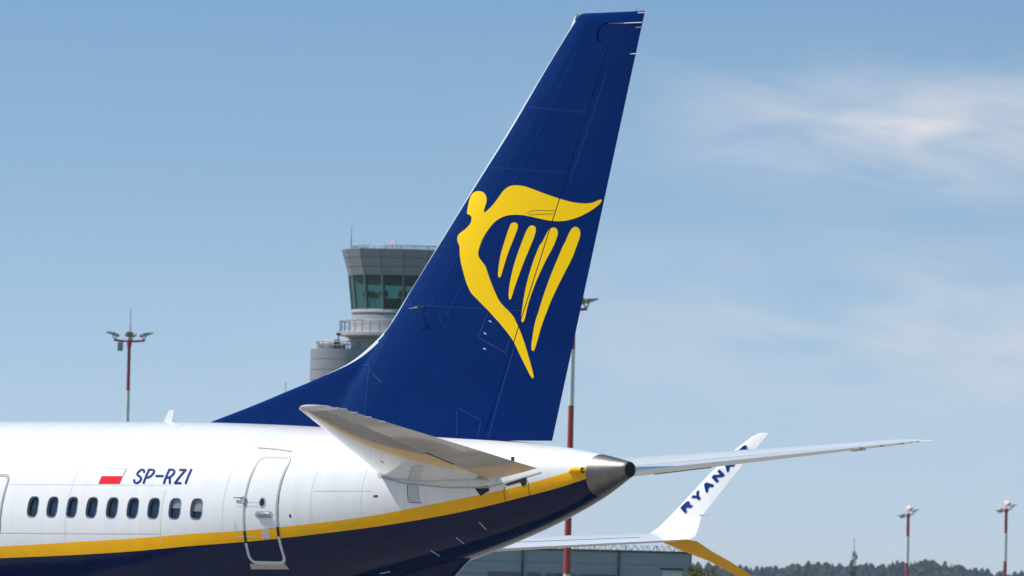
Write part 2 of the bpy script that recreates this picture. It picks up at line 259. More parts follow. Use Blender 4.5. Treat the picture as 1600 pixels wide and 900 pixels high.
def rows(x):                                  # heights (angles) of the loft rows of one station, top to bottom
    zt, zb, w, zc = (float(q) for q in sec(x)); hu, hl = zt-zc, zc-zb
    def ang(z):
        q = (z-zc)/(hu if z > zc else hl); return math.asin(max(-1, min(1, q)))
    z1, z2 = float(zb1(x)), float(zb2(x)); z1 = min(max(z1, zb+.25*(zt-zb)), zt-.12*(zt-zb)); z2 = min(max(z2, zb+.2*(zt-zb)), z1-.03*(zt-zb))
    a1, a2 = ang(z1), ang(z2); xr = min(max(x, 6), 30.0); zt_, zb_, w_, zc_ = (float(q) for q in sec(xr)); b1 = math.asin(max(-1, min(1, (float(zb1(xr))-zc_)/((zt_-zc_) if float(zb1(xr)) > zc_ else (zc_-zb_)))))
    g = []
    for lv in LEV:
        q = math.asin((lv-zc_)/((zt_-zc_) if lv > zc_ else (zc_-zb_))); g.append((q-b1)/(math.pi/2-b1))
    fr = list(np.linspace(1, g[2], 15))+[g[1], g[0], g[0]*.5, 0]
    A = [a1+(math.pi/2-a1)*q for q in fr]+[a1+(a2-a1)*.5, a2]+[a2+(-math.pi/2-a2)*q for q in np.linspace(0, 1, 19)[1:]]
    return A, (zc, hu, hl, w)
NW = 18; NY = 2
V = []; NR = None
for x in xsn:
    A, (zc, hu, hl, w) = rows(x); NR = len(A)
    ring = [(x, -w*math.cos(a), zc+(hu if a > 0 else hl)*math.sin(a)) for a in A]
    V += ring+[(p[0], -p[1], p[2]) for p in ring[1:-1][::-1]]
NT = 2*NR-2; F = []; FM = []
holes = {}
for i in range(len(xsn)-1):
    for k in range(NT):
        k2 = (k+1) % NT; kk = k if k < NR-1 else NT-1-k
        mi = 0 if kk < NW else (1 if kk < NW+NY else 2)
        if k in (14, 15):                     # cabin window belt on the left side
            c = [j for j, wx in enumerate(WINX) if wx-.176 < (xsn[i]+xsn[i+1])/2 < wx+.176]
            if c: holes[c[0]] = True; continue
        F.append((i*NT+k, i*NT+k2, (i+1)*NT+k2, (i+1)*NT+k)); FM.append(mi)
F.append(tuple(range(NT))); FM.append(2)
WSEG = 32
def wshape(j, n=WSEG, kx=1., kz=1.):
    out = []
    for q in range(n):
        a = 2*math.pi*q/n; ca, sa = math.cos(a), math.sin(a); e = 2/3.2
        out.append((WINX[j]+WW*kx*math.copysign(abs(ca)**e, ca), WZ+WH*kz*math.copysign(abs(sa)**e, sa)))
    return out
ix = {round(x, 5): i for i, x in enumerate(xsn)}
for j, wx in enumerate(WINX):
    iL, iM, iR = ix[round(wx-.175, 5)], ix[round(wx, 5)], ix[round(wx+.175, 5)]
    out = [iR*NT+15, iR*NT+14, iM*NT+14, iL*NT+14, iL*NT+15, iL*NT+16, iM*NT+16, iR*NT+16]
    base = len(V)
    for x, z in wshape(j): V.append((x, float(yleft(x, z)), z))
    for o8 in range(8):                       # outer octant o8..o8+1 against four inner segments
        a, b2 = out[o8], out[(o8+1) % 8]; seg = WSEG//8
        for q in range(seg):
            i0 = base+(o8*seg+q) % WSEG; i1 = base+(o8*seg+q+1) % WSEG
            F.append((a, i1, i0)); FM.append(0)
        F.append((a, b2, base+(o8*seg+seg) % WSEG)); FM.append(0)
fus = mesh_obj('fuselage', V, F, [white, yellow, navy], None, True, FM); reg_part(fus)
def fnormal(x, y, z):
    zt, zb, w, zc = (float(q) for q in sec(x)); h = (zt-zc) if z > zc else (zc-zb)
    def g(xx):
        zt, zb, w, zc = (float(q) for q in sec(xx)); hh = (zt-zc) if z > zc else (zc-zb); return (y/w)**2+((z-zc)/hh)**2
    gx = (g(min(x+.02, 38.05))-g(max(x-.02, .0)))/.04
    n = Vector((gx, 2*y/w**2, 2*(z-zc)/h**2)); return n.normalized()
me = fus.data
me.normals_split_custom_set_from_vertices([tuple(fnormal(*v.co)) if v.co.x > 1 else tuple(v.normal) for v in me.vertices])
# surface tools -------------------------------------------------------
def on_fus(x, z, off=0.):
    y = float(yleft(x, z)); n = fnormal(x, min(y, -1e-4), z); return Vector((x, y, z))+n*off
def ribbon(name, pts, w, surf, m, parent, off=.004, closed=False, step=.06):
    P = []
    n = len(pts)
    for i in range(n if closed else n-1):
        a, b = Vector(pts[i]), Vector(pts[(i+1) % n]); q = max(1, int((b-a).length/step))
        for k in range(q): P.append(a+(b-a)*k/q)
    if not closed: P.append(Vector(pts[-1]))
    V = []; F = []; n = len(P)
    for i, p in enumerate(P):
        a = P[i-1] if (i or closed) else P[0]; b = P[(i+1) % n] if (i < n-1 or closed) else P[-1]
        t = (b-a).normalized(); nn = Vector((-t.y, t.x))*w/2
        for s in (1, -1):
            q = p+nn*s; V.append(surf(q.x, q.y, off))
    for i in range(n if closed else n-1): j = (i+1) % n; F.append((2*i, 2*i+1, 2*j+1, 2*j))
    o = mesh_obj(name, V, F, m, None, True); return reg_part(o, parent)
def decal(name, polys, surf, mats, parent, off=.004, step=.12, clips=(), pick=None):
    bm = bmesh.new()
    for poly in polys:
        vs = [bm.verts.new((x, 0, z)) for x, z in poly]
        for tri in tessellate_polygon([[Vector((x, z, 0)) for x, z in poly]]):
            try: bm.faces.new([vs[i] for i in tri])
            except ValueError: pass
    xs = [v.co.x for v in bm.verts]; zs = [v.co.z for v in bm.verts]
    cuts = [((x, 0, 0), (1, 0, 0)) for x in np.arange(min(xs)+step, max(xs), step)]+[((0, 0, z), (0, 0, 1)) for z in np.arange(min(zs)+step, max(zs), step)]
    for co, no in cuts: bmesh.ops.bisect_plane(bm, geom=bm.verts[:]+bm.edges[:]+bm.faces[:], plane_co=co, plane_no=no)
    for co, no, clear in clips: bmesh.ops.bisect_plane(bm, geom=bm.verts[:]+bm.edges[:]+bm.faces[:], plane_co=co, plane_no=no, clear_outer=clear)
    if pick:
        for f in bm.faces: c = f.calc_center_median(); f.material_index = pick(c.x, c.z)
    if not bm.faces: bm.free(); return None
    for v in bm.verts: v.co = surf(v.co.x, v.co.z, off)
    V = [v.co.copy() for v in bm.verts]; bm.verts.index_update(); F = [tuple(v.index for v in f.verts) for f in bm.faces]; FMm = [f.material_index for f in bm.faces]; bm.free()
    return reg_part(mesh_obj(name, V, F, mats, None, True, FMm), parent)
def rrect(x0, x1, z0, z1, r, n=6):
    out = []
    for cx, cz, a0 in ((x1-r, z1-r, 0), (x0+r, z1-r, 90), (x0+r, z0+r, 180), (x1-r, z0+r, 270)):
        for k in range(n+1): a = math.radians(a0+90*k/n); out.append((cx+r*math.cos(a), cz+r*math.sin(a)))
    return out
# cabin windows -------------------------------------------------------
for j in range(len(WINX)):
    o = wshape(j, 40); i_ = wshape(j, 40, .90, .93); V = []; F = []
    V += [on_fus(x, z, .003) for x, z in wshape(j, 40, 1.07, 1.05)]+[on_fus(x, z, .004) for x, z in wshape(j, 40, .98, .98)]+[on_fus(x, z, -.055) for x, z in i_]
    n = 40
    for a in range(2):
        for k in range(n): F.append((a*n+k, a*n+(k+1) % n, (a+1)*n+(k+1) % n, (a+1)*n+k))
    wnd = reg_part(mesh_obj('passenger_window', V, F, [reveal], None, True, None, 40))
    pz = wshape(j, 40, .94, .95)
    if j < 7: F2 = [tuple(range(40))]
    pane = mesh_obj('pane', [on_fus(x, z, -.045) for x, z in pz], [tuple(range(40))], glass, None); reg_part(pane, wnd)
    if j >= 7:
        cut = 4.08 if j == 7 else 4.03
        q = [(x, z) for x, z in wshape(j, 80, .93, .94) if z > cut]; q.sort(key=lambda p: math.atan2(p[1]-WZ-.05, p[0]-WINX[j]))
        q = [(x, z) for x, z in wshape(j, 160, .92, .93)]; q = [(x, max(z, cut)) for x, z in q]
        reg_part(mesh_obj('window_blind', [on_fus(x, z, -.040) for x, z in q], [tuple(range(160))], blind, None), wnd)
# rear door -------------------------------------------------------
def pickm(x, z): return 0 if z > zb1(x) else (1 if z > zb2(x) else 2)
def stripe_clips(xm):
    out = []
    for fz in (zb1, zb2):
        s = float(fz(xm+.3)-fz(xm-.3))/.6; out.append(((xm, 0, float(fz(xm))), (-s, 0, 1), False))
    return out
def door(x0, x1, z0, z1, label):
    d = decal('door', [rrect(x0, x1, z0, z1, .12)], on_fus, [white, yellow, navy], None, .003, .1, stripe_clips((x0+x1)/2), pickm)
    d['label'] = label
    ring = rrect(x0, x1, z0, z1, .12); n = len(ring)
    dense = []
    for i in range(n):
        a, b = Vector(ring[i]), Vector(ring[(i+1) % n]); q = max(1, int((b-a).length/.04))
        dense += [a+(b-a)*k/q for k in range(q)]
    V = []; F = []; FMm = []; n = len(dense)
    for i, p in enumerate(dense):
        t = (dense[(i+1) % n]-dense[i-1]).normalized(); nn = Vector((-t.y, t.x))
        for s, of in ((.027, .004), (.020, .010), (-.020, .010), (-.027, .004)): q = p+nn*s; V.append(on_fus(q.x, q.y, of))
    for i in range(n):
        j = (i+1) % n; mi = {0: 0, 1: 1, 2: 2}[pickm(dense[i].x, dense[i].y)]
        for k in range(3): F.append((4*i+k, 4*i+k+1, 4*j+k+1, 4*j+k)); FMm.append(mi)
    reg_part(mesh_obj('door_frame', V, F, [grey, black, lgrey], None, False, FMm), d)
    return d
D1 = door(30.53, 31.24, 3.175, 4.975, 'white rear cabin door with grey outline')
porth = [(30.917+.062*math.cos(a), 4.195+.078*math.sin(a)) for a in np.linspace(0, 2*math.pi, 25)[:-1]]
po = decal('porthole', [porth], on_fus, glass, D1, .006)
ribbon('porthole_rim', porth, .022, on_fus, grey, D1, .009, True, .05)
hb = MB()
decal('handle_recess', [rrect(30.78, 31.15, 3.93, 4.045, .045)], on_fus, grey, D1, .006, .05)
pts = [on_fus(x, 3.99+.012*math.sin((x-30.8)*9), .03) for x in np.linspace(30.81, 31.11, 7)]
hb.tube(pts, [.018, .026, .030, .030, .028, .024, .012], 8); hb.tube([on_fus(30.97, 3.985, .0), on_fus(30.97, 3.985, .035)], .02, 8)
reg_part(hb.build('handle', steel, None, True), D1)
decal('placard', [[(30.90, 3.58), (31.06, 3.59), (31.06, 3.74), (30.90, 3.73)]], on_fus, mat('placard', (.62, .50, .50), .5), D1, .007)
decal('scuff_plate', [[(30.50, 3.155), (31.21, 3.158), (31.24, 3.075), (30.49, 3.062)]], on_fus, tan, D1, .007)
hg = MB(); hg.tube([on_fus(30.30, 4.265, .03), on_fus(30.52, 4.27, .04)], .016, 6); hg.tube([on_fus(30.44, 4.27, .02), on_fus(30.53, 4.17, .02)], .022, 6); hg.tube([on_fus(30.53, 4.14, .015), on_fus(30.55, 4.27, .03)], .02, 6)
reg_part(hg.build('hinge', grey, None), D1)
ribbon('hinge_line', [(30.36, 4.20), (30.84, 4.19)], .010, on_fus, lines, D1, .005)
ribbon('hinge_line', [(30.36, 4.13), (30.84, 4.125)], .010, on_fus, lines, D1, .005)
ribbon('latch_line', [(30.34, 3.86), (30.34, 3.62), (30.80, 3.60)], .012, on_fus, lines, D1, .005)
ribbon('rain_gutter', [(30.30, 5.135), (30.75, 5.11), (31.14, 5.075)], .016, on_fus, grey, D1, .012)
decal('vent_port', [[(31.52+.022*math.cos(a), 3.975+.03*math.sin(a)) for a in np.linspace(0, 6.28, 13)[:-1]]], on_fus, dline, None, .004)
D2 = door(23.84, 24.66, 3.56, 4.61, 'white mid cabin exit door with grey outline')
# panel seams -------------------------------------------------------
ribbon('panel_seam', [(24.72, 4.455), (26.9, 4.46), (28.8, 4.47)], .008, on_fus, lines, None, .003)
ribbon('panel_seam', [(22.0, 3.585), (28.68, 3.634)], .010, on_fus, lines, None, .003)
ribbon('panel_seam', [(28.66, 4.40), (28.66, 3.45)], .008, on_fus, lines, None, .003)
ribbon('panel_seam', [(32.0, 4.40), (33.2, 4.42)], .007, on_fus, lgrey, None, .003)
for xx, zz in ((33.16, 4.81), (33.30, 4.33)): decal('vent_slot', [[(xx-.045, zz-.018), (xx+.045, zz-.014), (xx+.045, zz+.018), (xx-.045, zz+.014)]], on_fus, dline, None, .004)
hat = rrect(35.86, 36.34, 4.05, 4.62, .12); hat = [(x, z+(x-36.1)*.25) for x, z in hat]
ribbon('hatch_seam', hat, .010, on_fus, dline, None, .003, True)
for xx in (34.3, 35.15, 35.45): ribbon('panel_seam', [(xx, float(zb1(xx))+.22), (xx+.02, float(zb1(xx))-.12)], .007, on_fus, lines, None, .003)
ribbon('panel_seam', [(35.55, 4.1), (35.62, 3.95), (35.95, 3.80)], .010, on_fus, dline, None, .003)
ribbon('panel_seam', [(32.3, 3.35), (33.6, 3.62), (35.0, 4.0)], .008, on_fus, dline, None, .003)
for x0, z0, x1, z1 in ((35.25, 3.93, 35.30, 3.81), (34.68, 3.67, 34.73, 3.57), (34.06, 3.45, 34.11, 3.36), (32.80, 3.045, 33.0, 3.08)):
    d = MB(); d.tube([on_fus(x0, z0, .012), on_fus(x1, z1, .012)], .008, 6); reg_part(d.build('drain_fin', lgrey, None))
for xx in (26.35, 30.05, 31.95, 33.0): ribbon('skin_joint', [(xx, 5.45), (xx, float(zb1(xx))+.02)], .007, on_fus, faint, None, .002)
for zz, xa, xb in ((5.02, 22.5, 30.2), (4.98, 31.4, 34.4)): ribbon('skin_joint', [(xa, zz), (xb, zz-.02)], .007, on_fus, faint, None, .002)
# flag and registration -------------------------------------------------------
fq = [(26.99, 4.479), (27.507, 4.483), (27.521, 4.752), (27.015, 4.749)]
fl = decal('flag', [[fq[0], fq[1], (27.513, 4.617), (27.0, 4.614)]], on_fus, red, None, .006, .1); fl['label'] = 'white and red flag decal'
decal('flag_upper_half', [[(27.0, 4.614), (27.513, 4.617), fq[2], fq[3]]], on_fus, flagw, fl, .006, .1)
ribbon('flag_border', [(27.0, 4.617), (27.005, 4.749), (27.519, 4.752), (27.512, 4.617)], .012, on_fus, grey, fl, .007)
for ch, polys in REG.items():
    decal('registration_letter', polys, on_fus, regblue, None, .006, .08)
# aerials, lights, skid -------------------------------------------------------
ab = MB(); ab.add([(x, y, z) for y, k in ((-.012, 1), (.012, 1)) for x, z in ((26.74, 5.56), (26.97, 5.56), (27.03, 5.81), (26.90, 5.815))], [(0, 1, 2, 3), (7, 6, 5, 4), (0, 4, 5, 1), (1, 5, 6, 2), (2, 6, 7, 3), (3, 7, 4, 0)])
reg_part(ab.build('blade_antenna', white, None))
tl = MB(); P0 = on_fus(37.10, 4.80, .0); P1 = on_fus(37.37, 4.805, .035)
tl.tube([P0, P0.lerp(P1, .3)+Vector((0, -.02, 0)), P1], [.012, .05, .055], 12); tlo = reg_part(tl.build('tail_light_fairing', yellow, None, True))
ll = MB(); dirv = (P1-P0).normalized(); ll.tube([P1, P1+dirv*.012], [.045, .045], 12, 0); reg_part(ll.build('lens_rim', black, None), tlo)
ll = MB(); ll.tube([P1+dirv*.010, P1+dirv*.03], [.022, .012], 10); reg_part(ll.build('lens', lamp, None, True), tlo)
sk = MB(); pr = []
for i in range(13):
    t_ = i/12; x = 31.9+2.5*t_; zb = float(sec(x)[1]); dep = .42*math.sin(math.pi*min(1, t_*1.05))**.7*(1 if t_ < .95 else .6); wd = .26*math.sin(math.pi*min(.999, .08+.9*t_))**.5
    pr.append([(x, wd*math.sin(a), zb+.12-(dep+.12)*max(0, math.cos(a))**.7) for a in np.linspace(-math.pi/2, math.pi/2, 11)])
sk.add([p for r_ in pr for p in r_], [(i*11+k, i*11+k+1, (i+1)*11+k+1, (i+1)*11+k) for i in range(12) for k in range(10)]); reg_part(sk.build('tail_skid_fairing', navy, None, True))
# tail cone -------------------------------------------------------
cv_ = []; cf_ = []; nk = 40; xs_ = list(np.linspace(XC, 38.05, 14))
for x in xs_:
    zt, zb, w, zc = (float(q) for q in sec(x)); bl_ = (x-XC)/(38.05-XC)
    for k in range(nk):
        a = 2*math.pi*k/nk; sa = math.sin(a); z0 = zc+((zt-zc) if sa > 0 else (zc-zb))*sa
        cv_.append((x, w*math.cos(a)*1.0, z0))
zt, zb, w, zc = (float(q) for q in sec(38.05)); zm = (zt+zb)/2
for x, k_ in ((38.075, .90), (38.06, .82), (37.6, .78)):
    for k in range(nk): a = 2*math.pi*k/nk; cv_.append((x, w*math.cos(a)*k_, zm+(zt-zb)/2*math.sin(a)*k_))
nrw = len(cv_)//nk
cf_ = [(i*nk+k, i*nk+(k+1) % nk, (i+1)*nk+(k+1) % nk, (i+1)*nk+k) for i in range(nrw-1) for k in range(nk)]
tcone = reg_part(mesh_obj('tail_cone', cv_, cf_, [metal], None, True, None, 50)); tcone['label'] = 'bare metal tail cone with round exhaust'
ex = MB(); ex.lathe([(w*.81, 38.055), (w*.79, 37.7), (.02, 37.68)], 32, 'x', (0, 0, zm)); reg_part(ex.build('exhaust_pipe', black, None, True), tcone)

# ------------------------------------------------------------------ fin
LEZ = [5.0, 5.623, 5.912, 6.143, 6.373, 6.613, 6.863, 7.134, 7.404, 7.945, 8.805, 9.501, 10.51, 11.642, 12.418, 12.6]
LEX = [25.7, 28.01, 29.073, 29.859, 30.64, 31.337, 31.796, 32.175, 32.475, 32.919, 33.656, 34.243, 35.118, 35.982, 36.629, 36.78]
def le(z): return pchip(z, LEZ, LEX)
def te(z): return 36.236+(z-5.297)*.2678
def hinge(z): return 34.82+(z-5.356)*.396
def sm(t): t = np.clip(t, 0, 1); return t*t*(3-2*t)
def fy(x, z):
    Ls = 36.629-(12.418-z)*.8285; c = te(z)-Ls; T = .10+(.36-.10)*(12.4-z)/7.1; t = np.clip((x-Ls)/c, 0, 1)
    a = 10*T*(.2969*np.sqrt(t)-.126*t-.3516*t**2+.2843*t**3-.1015*t**4)
    d = np.maximum(x-le(z), 0); b = .06*np.sqrt(np.minimum(d/.3, 1))*(1-sm((t-.2)/.5)); return (np.maximum(a, 0)**3+b**3)**(1/3)
def on_fin(x, z, off=0.): return Vector((x, -float(fy(x, z))-off, z))
def slab(name, zs, fa, fb, n, mats, parent, taper_top=False, ease=True, skip_le=0.):
    V = []; F = []; row = []
    for z in zs:
        xa, xb = float(fa(z)), float(fb(z)); ts = np.linspace(0, 1, n)
        if ease: ts = ts**2
        xs = xa+(xb-xa)*ts; ys = [max(float(fy(x, z)), .0015) for x in xs]
        if taper_top:
            k = (z-zs[0])/(zs[-1]-zs[0]); ys = [y*math.sqrt(max(0, 1-k**2.2)) +.001 for y in ys]
        V += [(x, -y, z) for x, y in zip(xs, ys)]+[(x, y, z) for x, y in zip(xs[::-1], ys[::-1])]
    m_ = 2*n
    for i in range(len(zs)-1):
        for k in range(m_): F.append((i*m_+k, i*m_+(k+1) % m_, (i+1)*m_+(k+1) % m_, (i+1)*m_+k))
    for i in (0, len(zs)-1): F.append(tuple(i*m_+k for k in range(m_)))
    return reg_part(mesh_obj(name, V, F, mats, None, True, None, 40), parent)
ZT0, ZT1, ZT2 = 11.90, 12.265, 12.45
GAP = .006
def horn(z): return pchip(z, [11.90, 11.98, 12.06, 12.20, 12.265], [37.41, 37.18, 37.165, 37.215, 37.36])
fin = slab('vertical_fin', list(np.linspace(5.0, 6.6, 24))+list(np.linspace(6.7, ZT0, 40)), le, lambda z: hinge(z)-GAP, 34, finblue, None)
fin['label'] = 'royal blue tail fin'
slab('fin_tip_section', np.linspace(ZT0, ZT1, 10), le, lambda z: horn(z)-.022, 26, finblue, fin)
slab('fin_cap', list(ZT1+(ZT2-ZT1)*np.sin(np.linspace(0, math.pi/2, 9))), lambda z: le(z)+.10*max(0, (z-12.36)/.09)**2, te, 34, finblue, fin, True)
rud = slab('rudder', list(np.linspace(5.31, ZT0, 46)), lambda z: hinge(z)+GAP, te, 18, finblue, fin, ease=False); rud['label'] = 'blue rudder'
slab('rudder_horn', np.linspace(ZT0, ZT1-.016, 10), lambda z: horn(z)+.022, te, 14, finblue, fin, ease=False)
mb = MB(); mb.box((37.75, 0, ZT1-.009), (.76, .10, .012)); reg_part(mb.build('horn_seal', white, None), fin)
# bright metal leading edge, a shell wrapped round the nose of the fin
V = []; F = []; zsl = list(np.linspace(6.42, 7.4, 20))+list(np.linspace(7.5, 12.33, 40)); nn_ = 9
for z in zsl:
    x0 = float(le(z)); wdt = .03+.11*float(sm((z-6.4)/.4))-.06*float(sm((z-7)/1.0))-.01*float(sm((z-8)/4)); xs = [x0+wdt*(k/(nn_-1))**2 for k in range(nn_)]
    row = [(x-.004, -float(fy(x, z))-.003, z) for x in xs[::-1]]+[(x-.004, float(fy(x, z))+.003, z) for x in xs]
    V += row
m_ = 2*nn_
for i in range(len(zsl)-1):
    for k in range(m_-1): F.append((i*m_+k, i*m_+k+1, (i+1)*m_+k+1, (i+1)*m_+k))
reg_part(mesh_obj('leading_edge', V, F, polished, None, True), fin)
# emblem
hs = .396; hn = Vector((1, 0, -hs)).normalized()
def hclip(dx, sgn): return ((34.82+dx, 0, 5.356), tuple(hn*sgn), True)
e1 = decal('harp_emblem', HARP, on_fin, emb, fin, .004, .12, [hclip(-GAP-.004, 1)]); e1['label'] = 'yellow harp emblem'
e2 = decal('harp_emblem', HARP, on_fin, emb, fin, .004, .12, [hclip(GAP+.004, -1)]); e2['label'] = 'yellow harp emblem on rudder'
def on_fin_r(x, z, off=0.): return Vector((x, float(fy(x, z))+off, z))
decal('harp_emblem', HARP, on_fin_r, emb, fin, .004, .12, [hclip(-GAP-.004, 1)]); decal('harp_emblem', HARP, on_fin_r, emb, fin, .004, .12, [hclip(GAP+.004, -1)])
ribbon('actuator_fairing_seam', [(36.30, 9.155), (35.86, 9.16), (35.70, 9.125), (35.78, 9.09), (36.27, 9.10)], .010, on_fin, mat('emblem_seam', (.35, .22, .002), .5), fin, .007)
def fpx(pts):                                  # fin details: photo pixels put onto the fin's side
    out = []
    for x, y in pts:
        Y = -.15
        for _ in range(8):
            d = ray(x, y); q = CAM+d*((Y-CAM[1])/d[1]); Y = -float(fy(q[0], q[2]))
        out.append((float(q[0]), float(q[2])))
    return out
def finline(pts, w=.007, closed=False, m=None): return ribbon('panel_seam', fpx(pts), w, on_fin, m or bluel, fin, .003, closed, .1)
finline([(762, 490), (747, 527), (790, 551), (797, 528)])
finline([(573, 590), (607, 523)], .006); finline([(566, 570), (577, 570), (574, 600), (568, 655)], .006)
finline([(583, 584), (597, 598)], .010)
finline([(714, 682), (714, 636), (752, 657), (746, 682)], .006)
finline([(686, 497), (692, 486), (703, 494), (697, 511)], .005, True)
finline([(948, 110), (930, 170), (890, 285)], .006); finline([(803, 545), (775, 640), (764, 683)], .008)
for p in ((766, 502), (758, 521), (757, 545)): finline([(p[0]-2, p[1]-1), (p[0]+2, p[1]+1)], .02, False, lgrey)
for f_ in (.12, .30, .47):
    ribbon('rivet_line', [(float(le(z)+(hinge(z)-le(z))*f_*(1 if z > 7.3 else 1.0)), z) for z in np.linspace(7.4, 11.8, 12)], .008, on_fin, finseam, fin, .002)
for z in (7.6, 9.9, 10.9): ribbon('rivet_line', [(float(le(z))+.2, z), (float(hinge(z))-.05, z-.12)], .008, on_fin, finseam, fin, .002)
(px_, pz_), = fpx([(660, 482)]); q = on_fin(px_, pz_)
pt = MB(); pt.tube([q, q+Vector((-.02, -.16, .01))], [.028, .018], 8); pt.tube([q+Vector((-.15, -.17, -.008)), q+Vector((.06, -.16, .012))], [.008, .016], 8)
reg_part(pt.build('pitot_probe', steel, None, True), fin)
for z, x_ in ((12.42, 0), (12.18, 0), (11.74, 0)):
    x0 = float(te(z)); d = MB(); d.tube([(x0-.14, -.012, z), (x0, -.008, z)], .010, 6); d.tube([(x0, -.008, z), (x0+.14, -.008, z)], .004, 5)
    reg_part(d.build('static_discharger', lgrey, None), fin)
d = MB(); d.tube([(37.9, 0, 12.43), (38.02, 0, 12.53)], [.010, .004], 6); reg_part(d.build('static_discharger', grey, None), fin)
mb = MB(); mb.add([(36.45, -.03, 12.10), (36.45, .03, 12.10), (36.40, 0, 12.13), (36.60, -.03, 12.44), (36.60, .03, 12.44), (36.50, 0, 12.36)], [(0, 2, 5, 3), (2, 1, 4, 5), (0, 3, 4, 1), (0, 1, 2), (3, 5, 4)]); reg_part(mb.build('leading_edge_tip', white, None), fin)

# ------------------------------------------------------------------ tailplane, wings
def airf(t): return 10*(.2969*math.sqrt(t)-.126*t-.3516*t*t+.2843*t**3-.1015*t**4)   # peak 1.0
def surface(name, secs, ta, tb, n, mats, parent, defl=0., fm=None):
    """loft of sections (le, te, y, z, half thickness, cant); keeps the chord range ta..tb"""
    V = []; F = []; FMm = []; m_ = 2*n
    for (xl, xt, y, z, T, cant) in secs:
        cs, sn = math.cos(cant), math.sin(cant); top = []; bot = []
        for k in range(n):
            u = k/(n-1); t_ = ta+(tb-ta)*(u*u if ta == 0 else u); x = xl+(xt-xl)*t_; h = max(T*airf(t_), .002)
            dz = defl*max(0, t_-ta)*(xt-xl) if ta > 0 else 0
            top.append((x, y-sn*(h+dz), z+cs*(h+dz))); bot.append((x, y+sn*(h*.9-dz), z-cs*(h*.9-dz)))
        V += top+bot[::-1]
    for i in range(len(secs)-1):
        for k in range(m_): F.append((i*m_+k, i*m_+(k+1) % m_, (i+1)*m_+(k+1) % m_, (i+1)*m_+k)); FMm.append(0 if k < n-1 or k == m_-1 else (1 if n <= k < m_-1 else 0))
    for i in (0, len(secs)-1): F.append(tuple(i*m_+k for k in range(m_))); FMm.append(0)
    return reg_part(mesh_obj(name, V, F, mats, None, True, FMm, 40), parent)
def stab_sec(y, s):
    y_ = abs(y); xl = 33.2+(y_-1)*.7; xt = 36.88+(y_-.9)*.228; z = 4.72+(y_-1)*(.1475 if s < 0 else .134); c = xt-xl
    return [xl, xt, s*y_, z, .050*c, s*-.143]
for s in (-1, 1):
    ys = list(np.linspace(.35, 6.97, 20)); A = [stab_sec(y, s) for y in ys]
    tip = [stab_sec(y, s) for y in (6.97, 7.07, 7.17, 7.24, 7.285)]
    for q, (dx, kt) in zip(tip, ((0, 1), (.03, .95), (.09, .8), (.18, .55), (.34, .15))): q[0] += dx; q[4] *= kt
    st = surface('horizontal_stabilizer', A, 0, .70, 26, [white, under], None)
    st['label'] = 'left tailplane half with grey underside' if s < 0 else 'right tailplane half with white top'
    surface('tailplane_tip', tip, 0, 1., 26, [white, white], st)
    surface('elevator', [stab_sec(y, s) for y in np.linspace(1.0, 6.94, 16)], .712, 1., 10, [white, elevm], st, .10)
    le_ = []
    surface('leading_edge', [[q[0]-.006, q[0]+.25, q[2], q[3], .03, q[5]] for q in [stab_sec(y, s) for y in np.linspace(.9, 6.98, 18)]], 0, .2, 8, [polished, polished], st)
    for y in (6.9, 6.6, 6.2, 5.8):
        q = stab_sec(y, s); d = MB(); d.tube([(q[1]-.10, q[2], q[3]+.012), (q[1]+.02, q[2], q[3]+.014)], .010, 6); d.tube([(q[1], q[2], q[3]+.012), (q[1]+.16, q[2], q[3]+.014)], .004, 5); reg_part(d.build('static_discharger', lgrey, None), st)
    for y0, y1 in ((2.4, 3.4), (5.9, 6.15)):
        d = MB(); P = []
        for y in np.linspace(y0, y1, 5): q = stab_sec(y, s); x = q[0]+(q[1]-q[0])*.706; P.append((x, q[2], q[3]-q[4]*.52))
        d.tube(P, .012 if y0 < 5 else .022, 6); reg_part(d.build('hinge_seal', dline if y0 < 5 else elevm, None), st)
    # root fairing: sliding seal plate and open gaps at the elevator root
    if s < 0:
        pf = [(33.22, 4.80), (33.30, 4.66), (33.84, 4.555), (34.76, 4.49), (35.52, 4.50), (36.02, 4.62), (36.58, 4.77)]
        ribbon('root_seal', pf, .022, on_fus, grey, st, .006)
        decal('jackscrew_plate', [[(33.92, 4.53), (34.14, 4.52), (34.20, 4.23), (33.98, 4.25)]], on_fus, lgrey, st, .006)
        ribbon('plate_edge', [(33.93, 4.53), (33.97, 4.24), (34.23, 4.225)], .010, on_fus, dline, st, .008)
        decal('root_gap', [[(35.28, 4.50), (35.56, 4.53), (35.58, 4.45), (35.40, 4.36)]], on_fus, black, st, .006)
        decal('root_gap', [[(35.86, 4.55), (36.30, 4.69), (36.30, 4.56), (36.22, 4.53), (36.18, 4.60), (35.95, 4.54)]], on_fus, black, st, .006)
        d = MB(); d.box((36.62, -1.30, 4.93), (.06, .03, .15)); reg_part(d.build('vortex_tab', dline, None), st)
def wing_sec(y):
    xl = 21.62-(17.1-y)*.52; xt = 23.34-(17.1-y)*.27 if y > 5.8 else 20.29+(5.8-y)*.05
    if y < 3.5: xl -= (3.5-y)*.5
    c = xt-xl; return [xl, xt, y, 3.96-(17.1-max(y, 10))*.072-(10-min(y, 10))*.115, .055*c if y > 4 else .065*c, -.105]
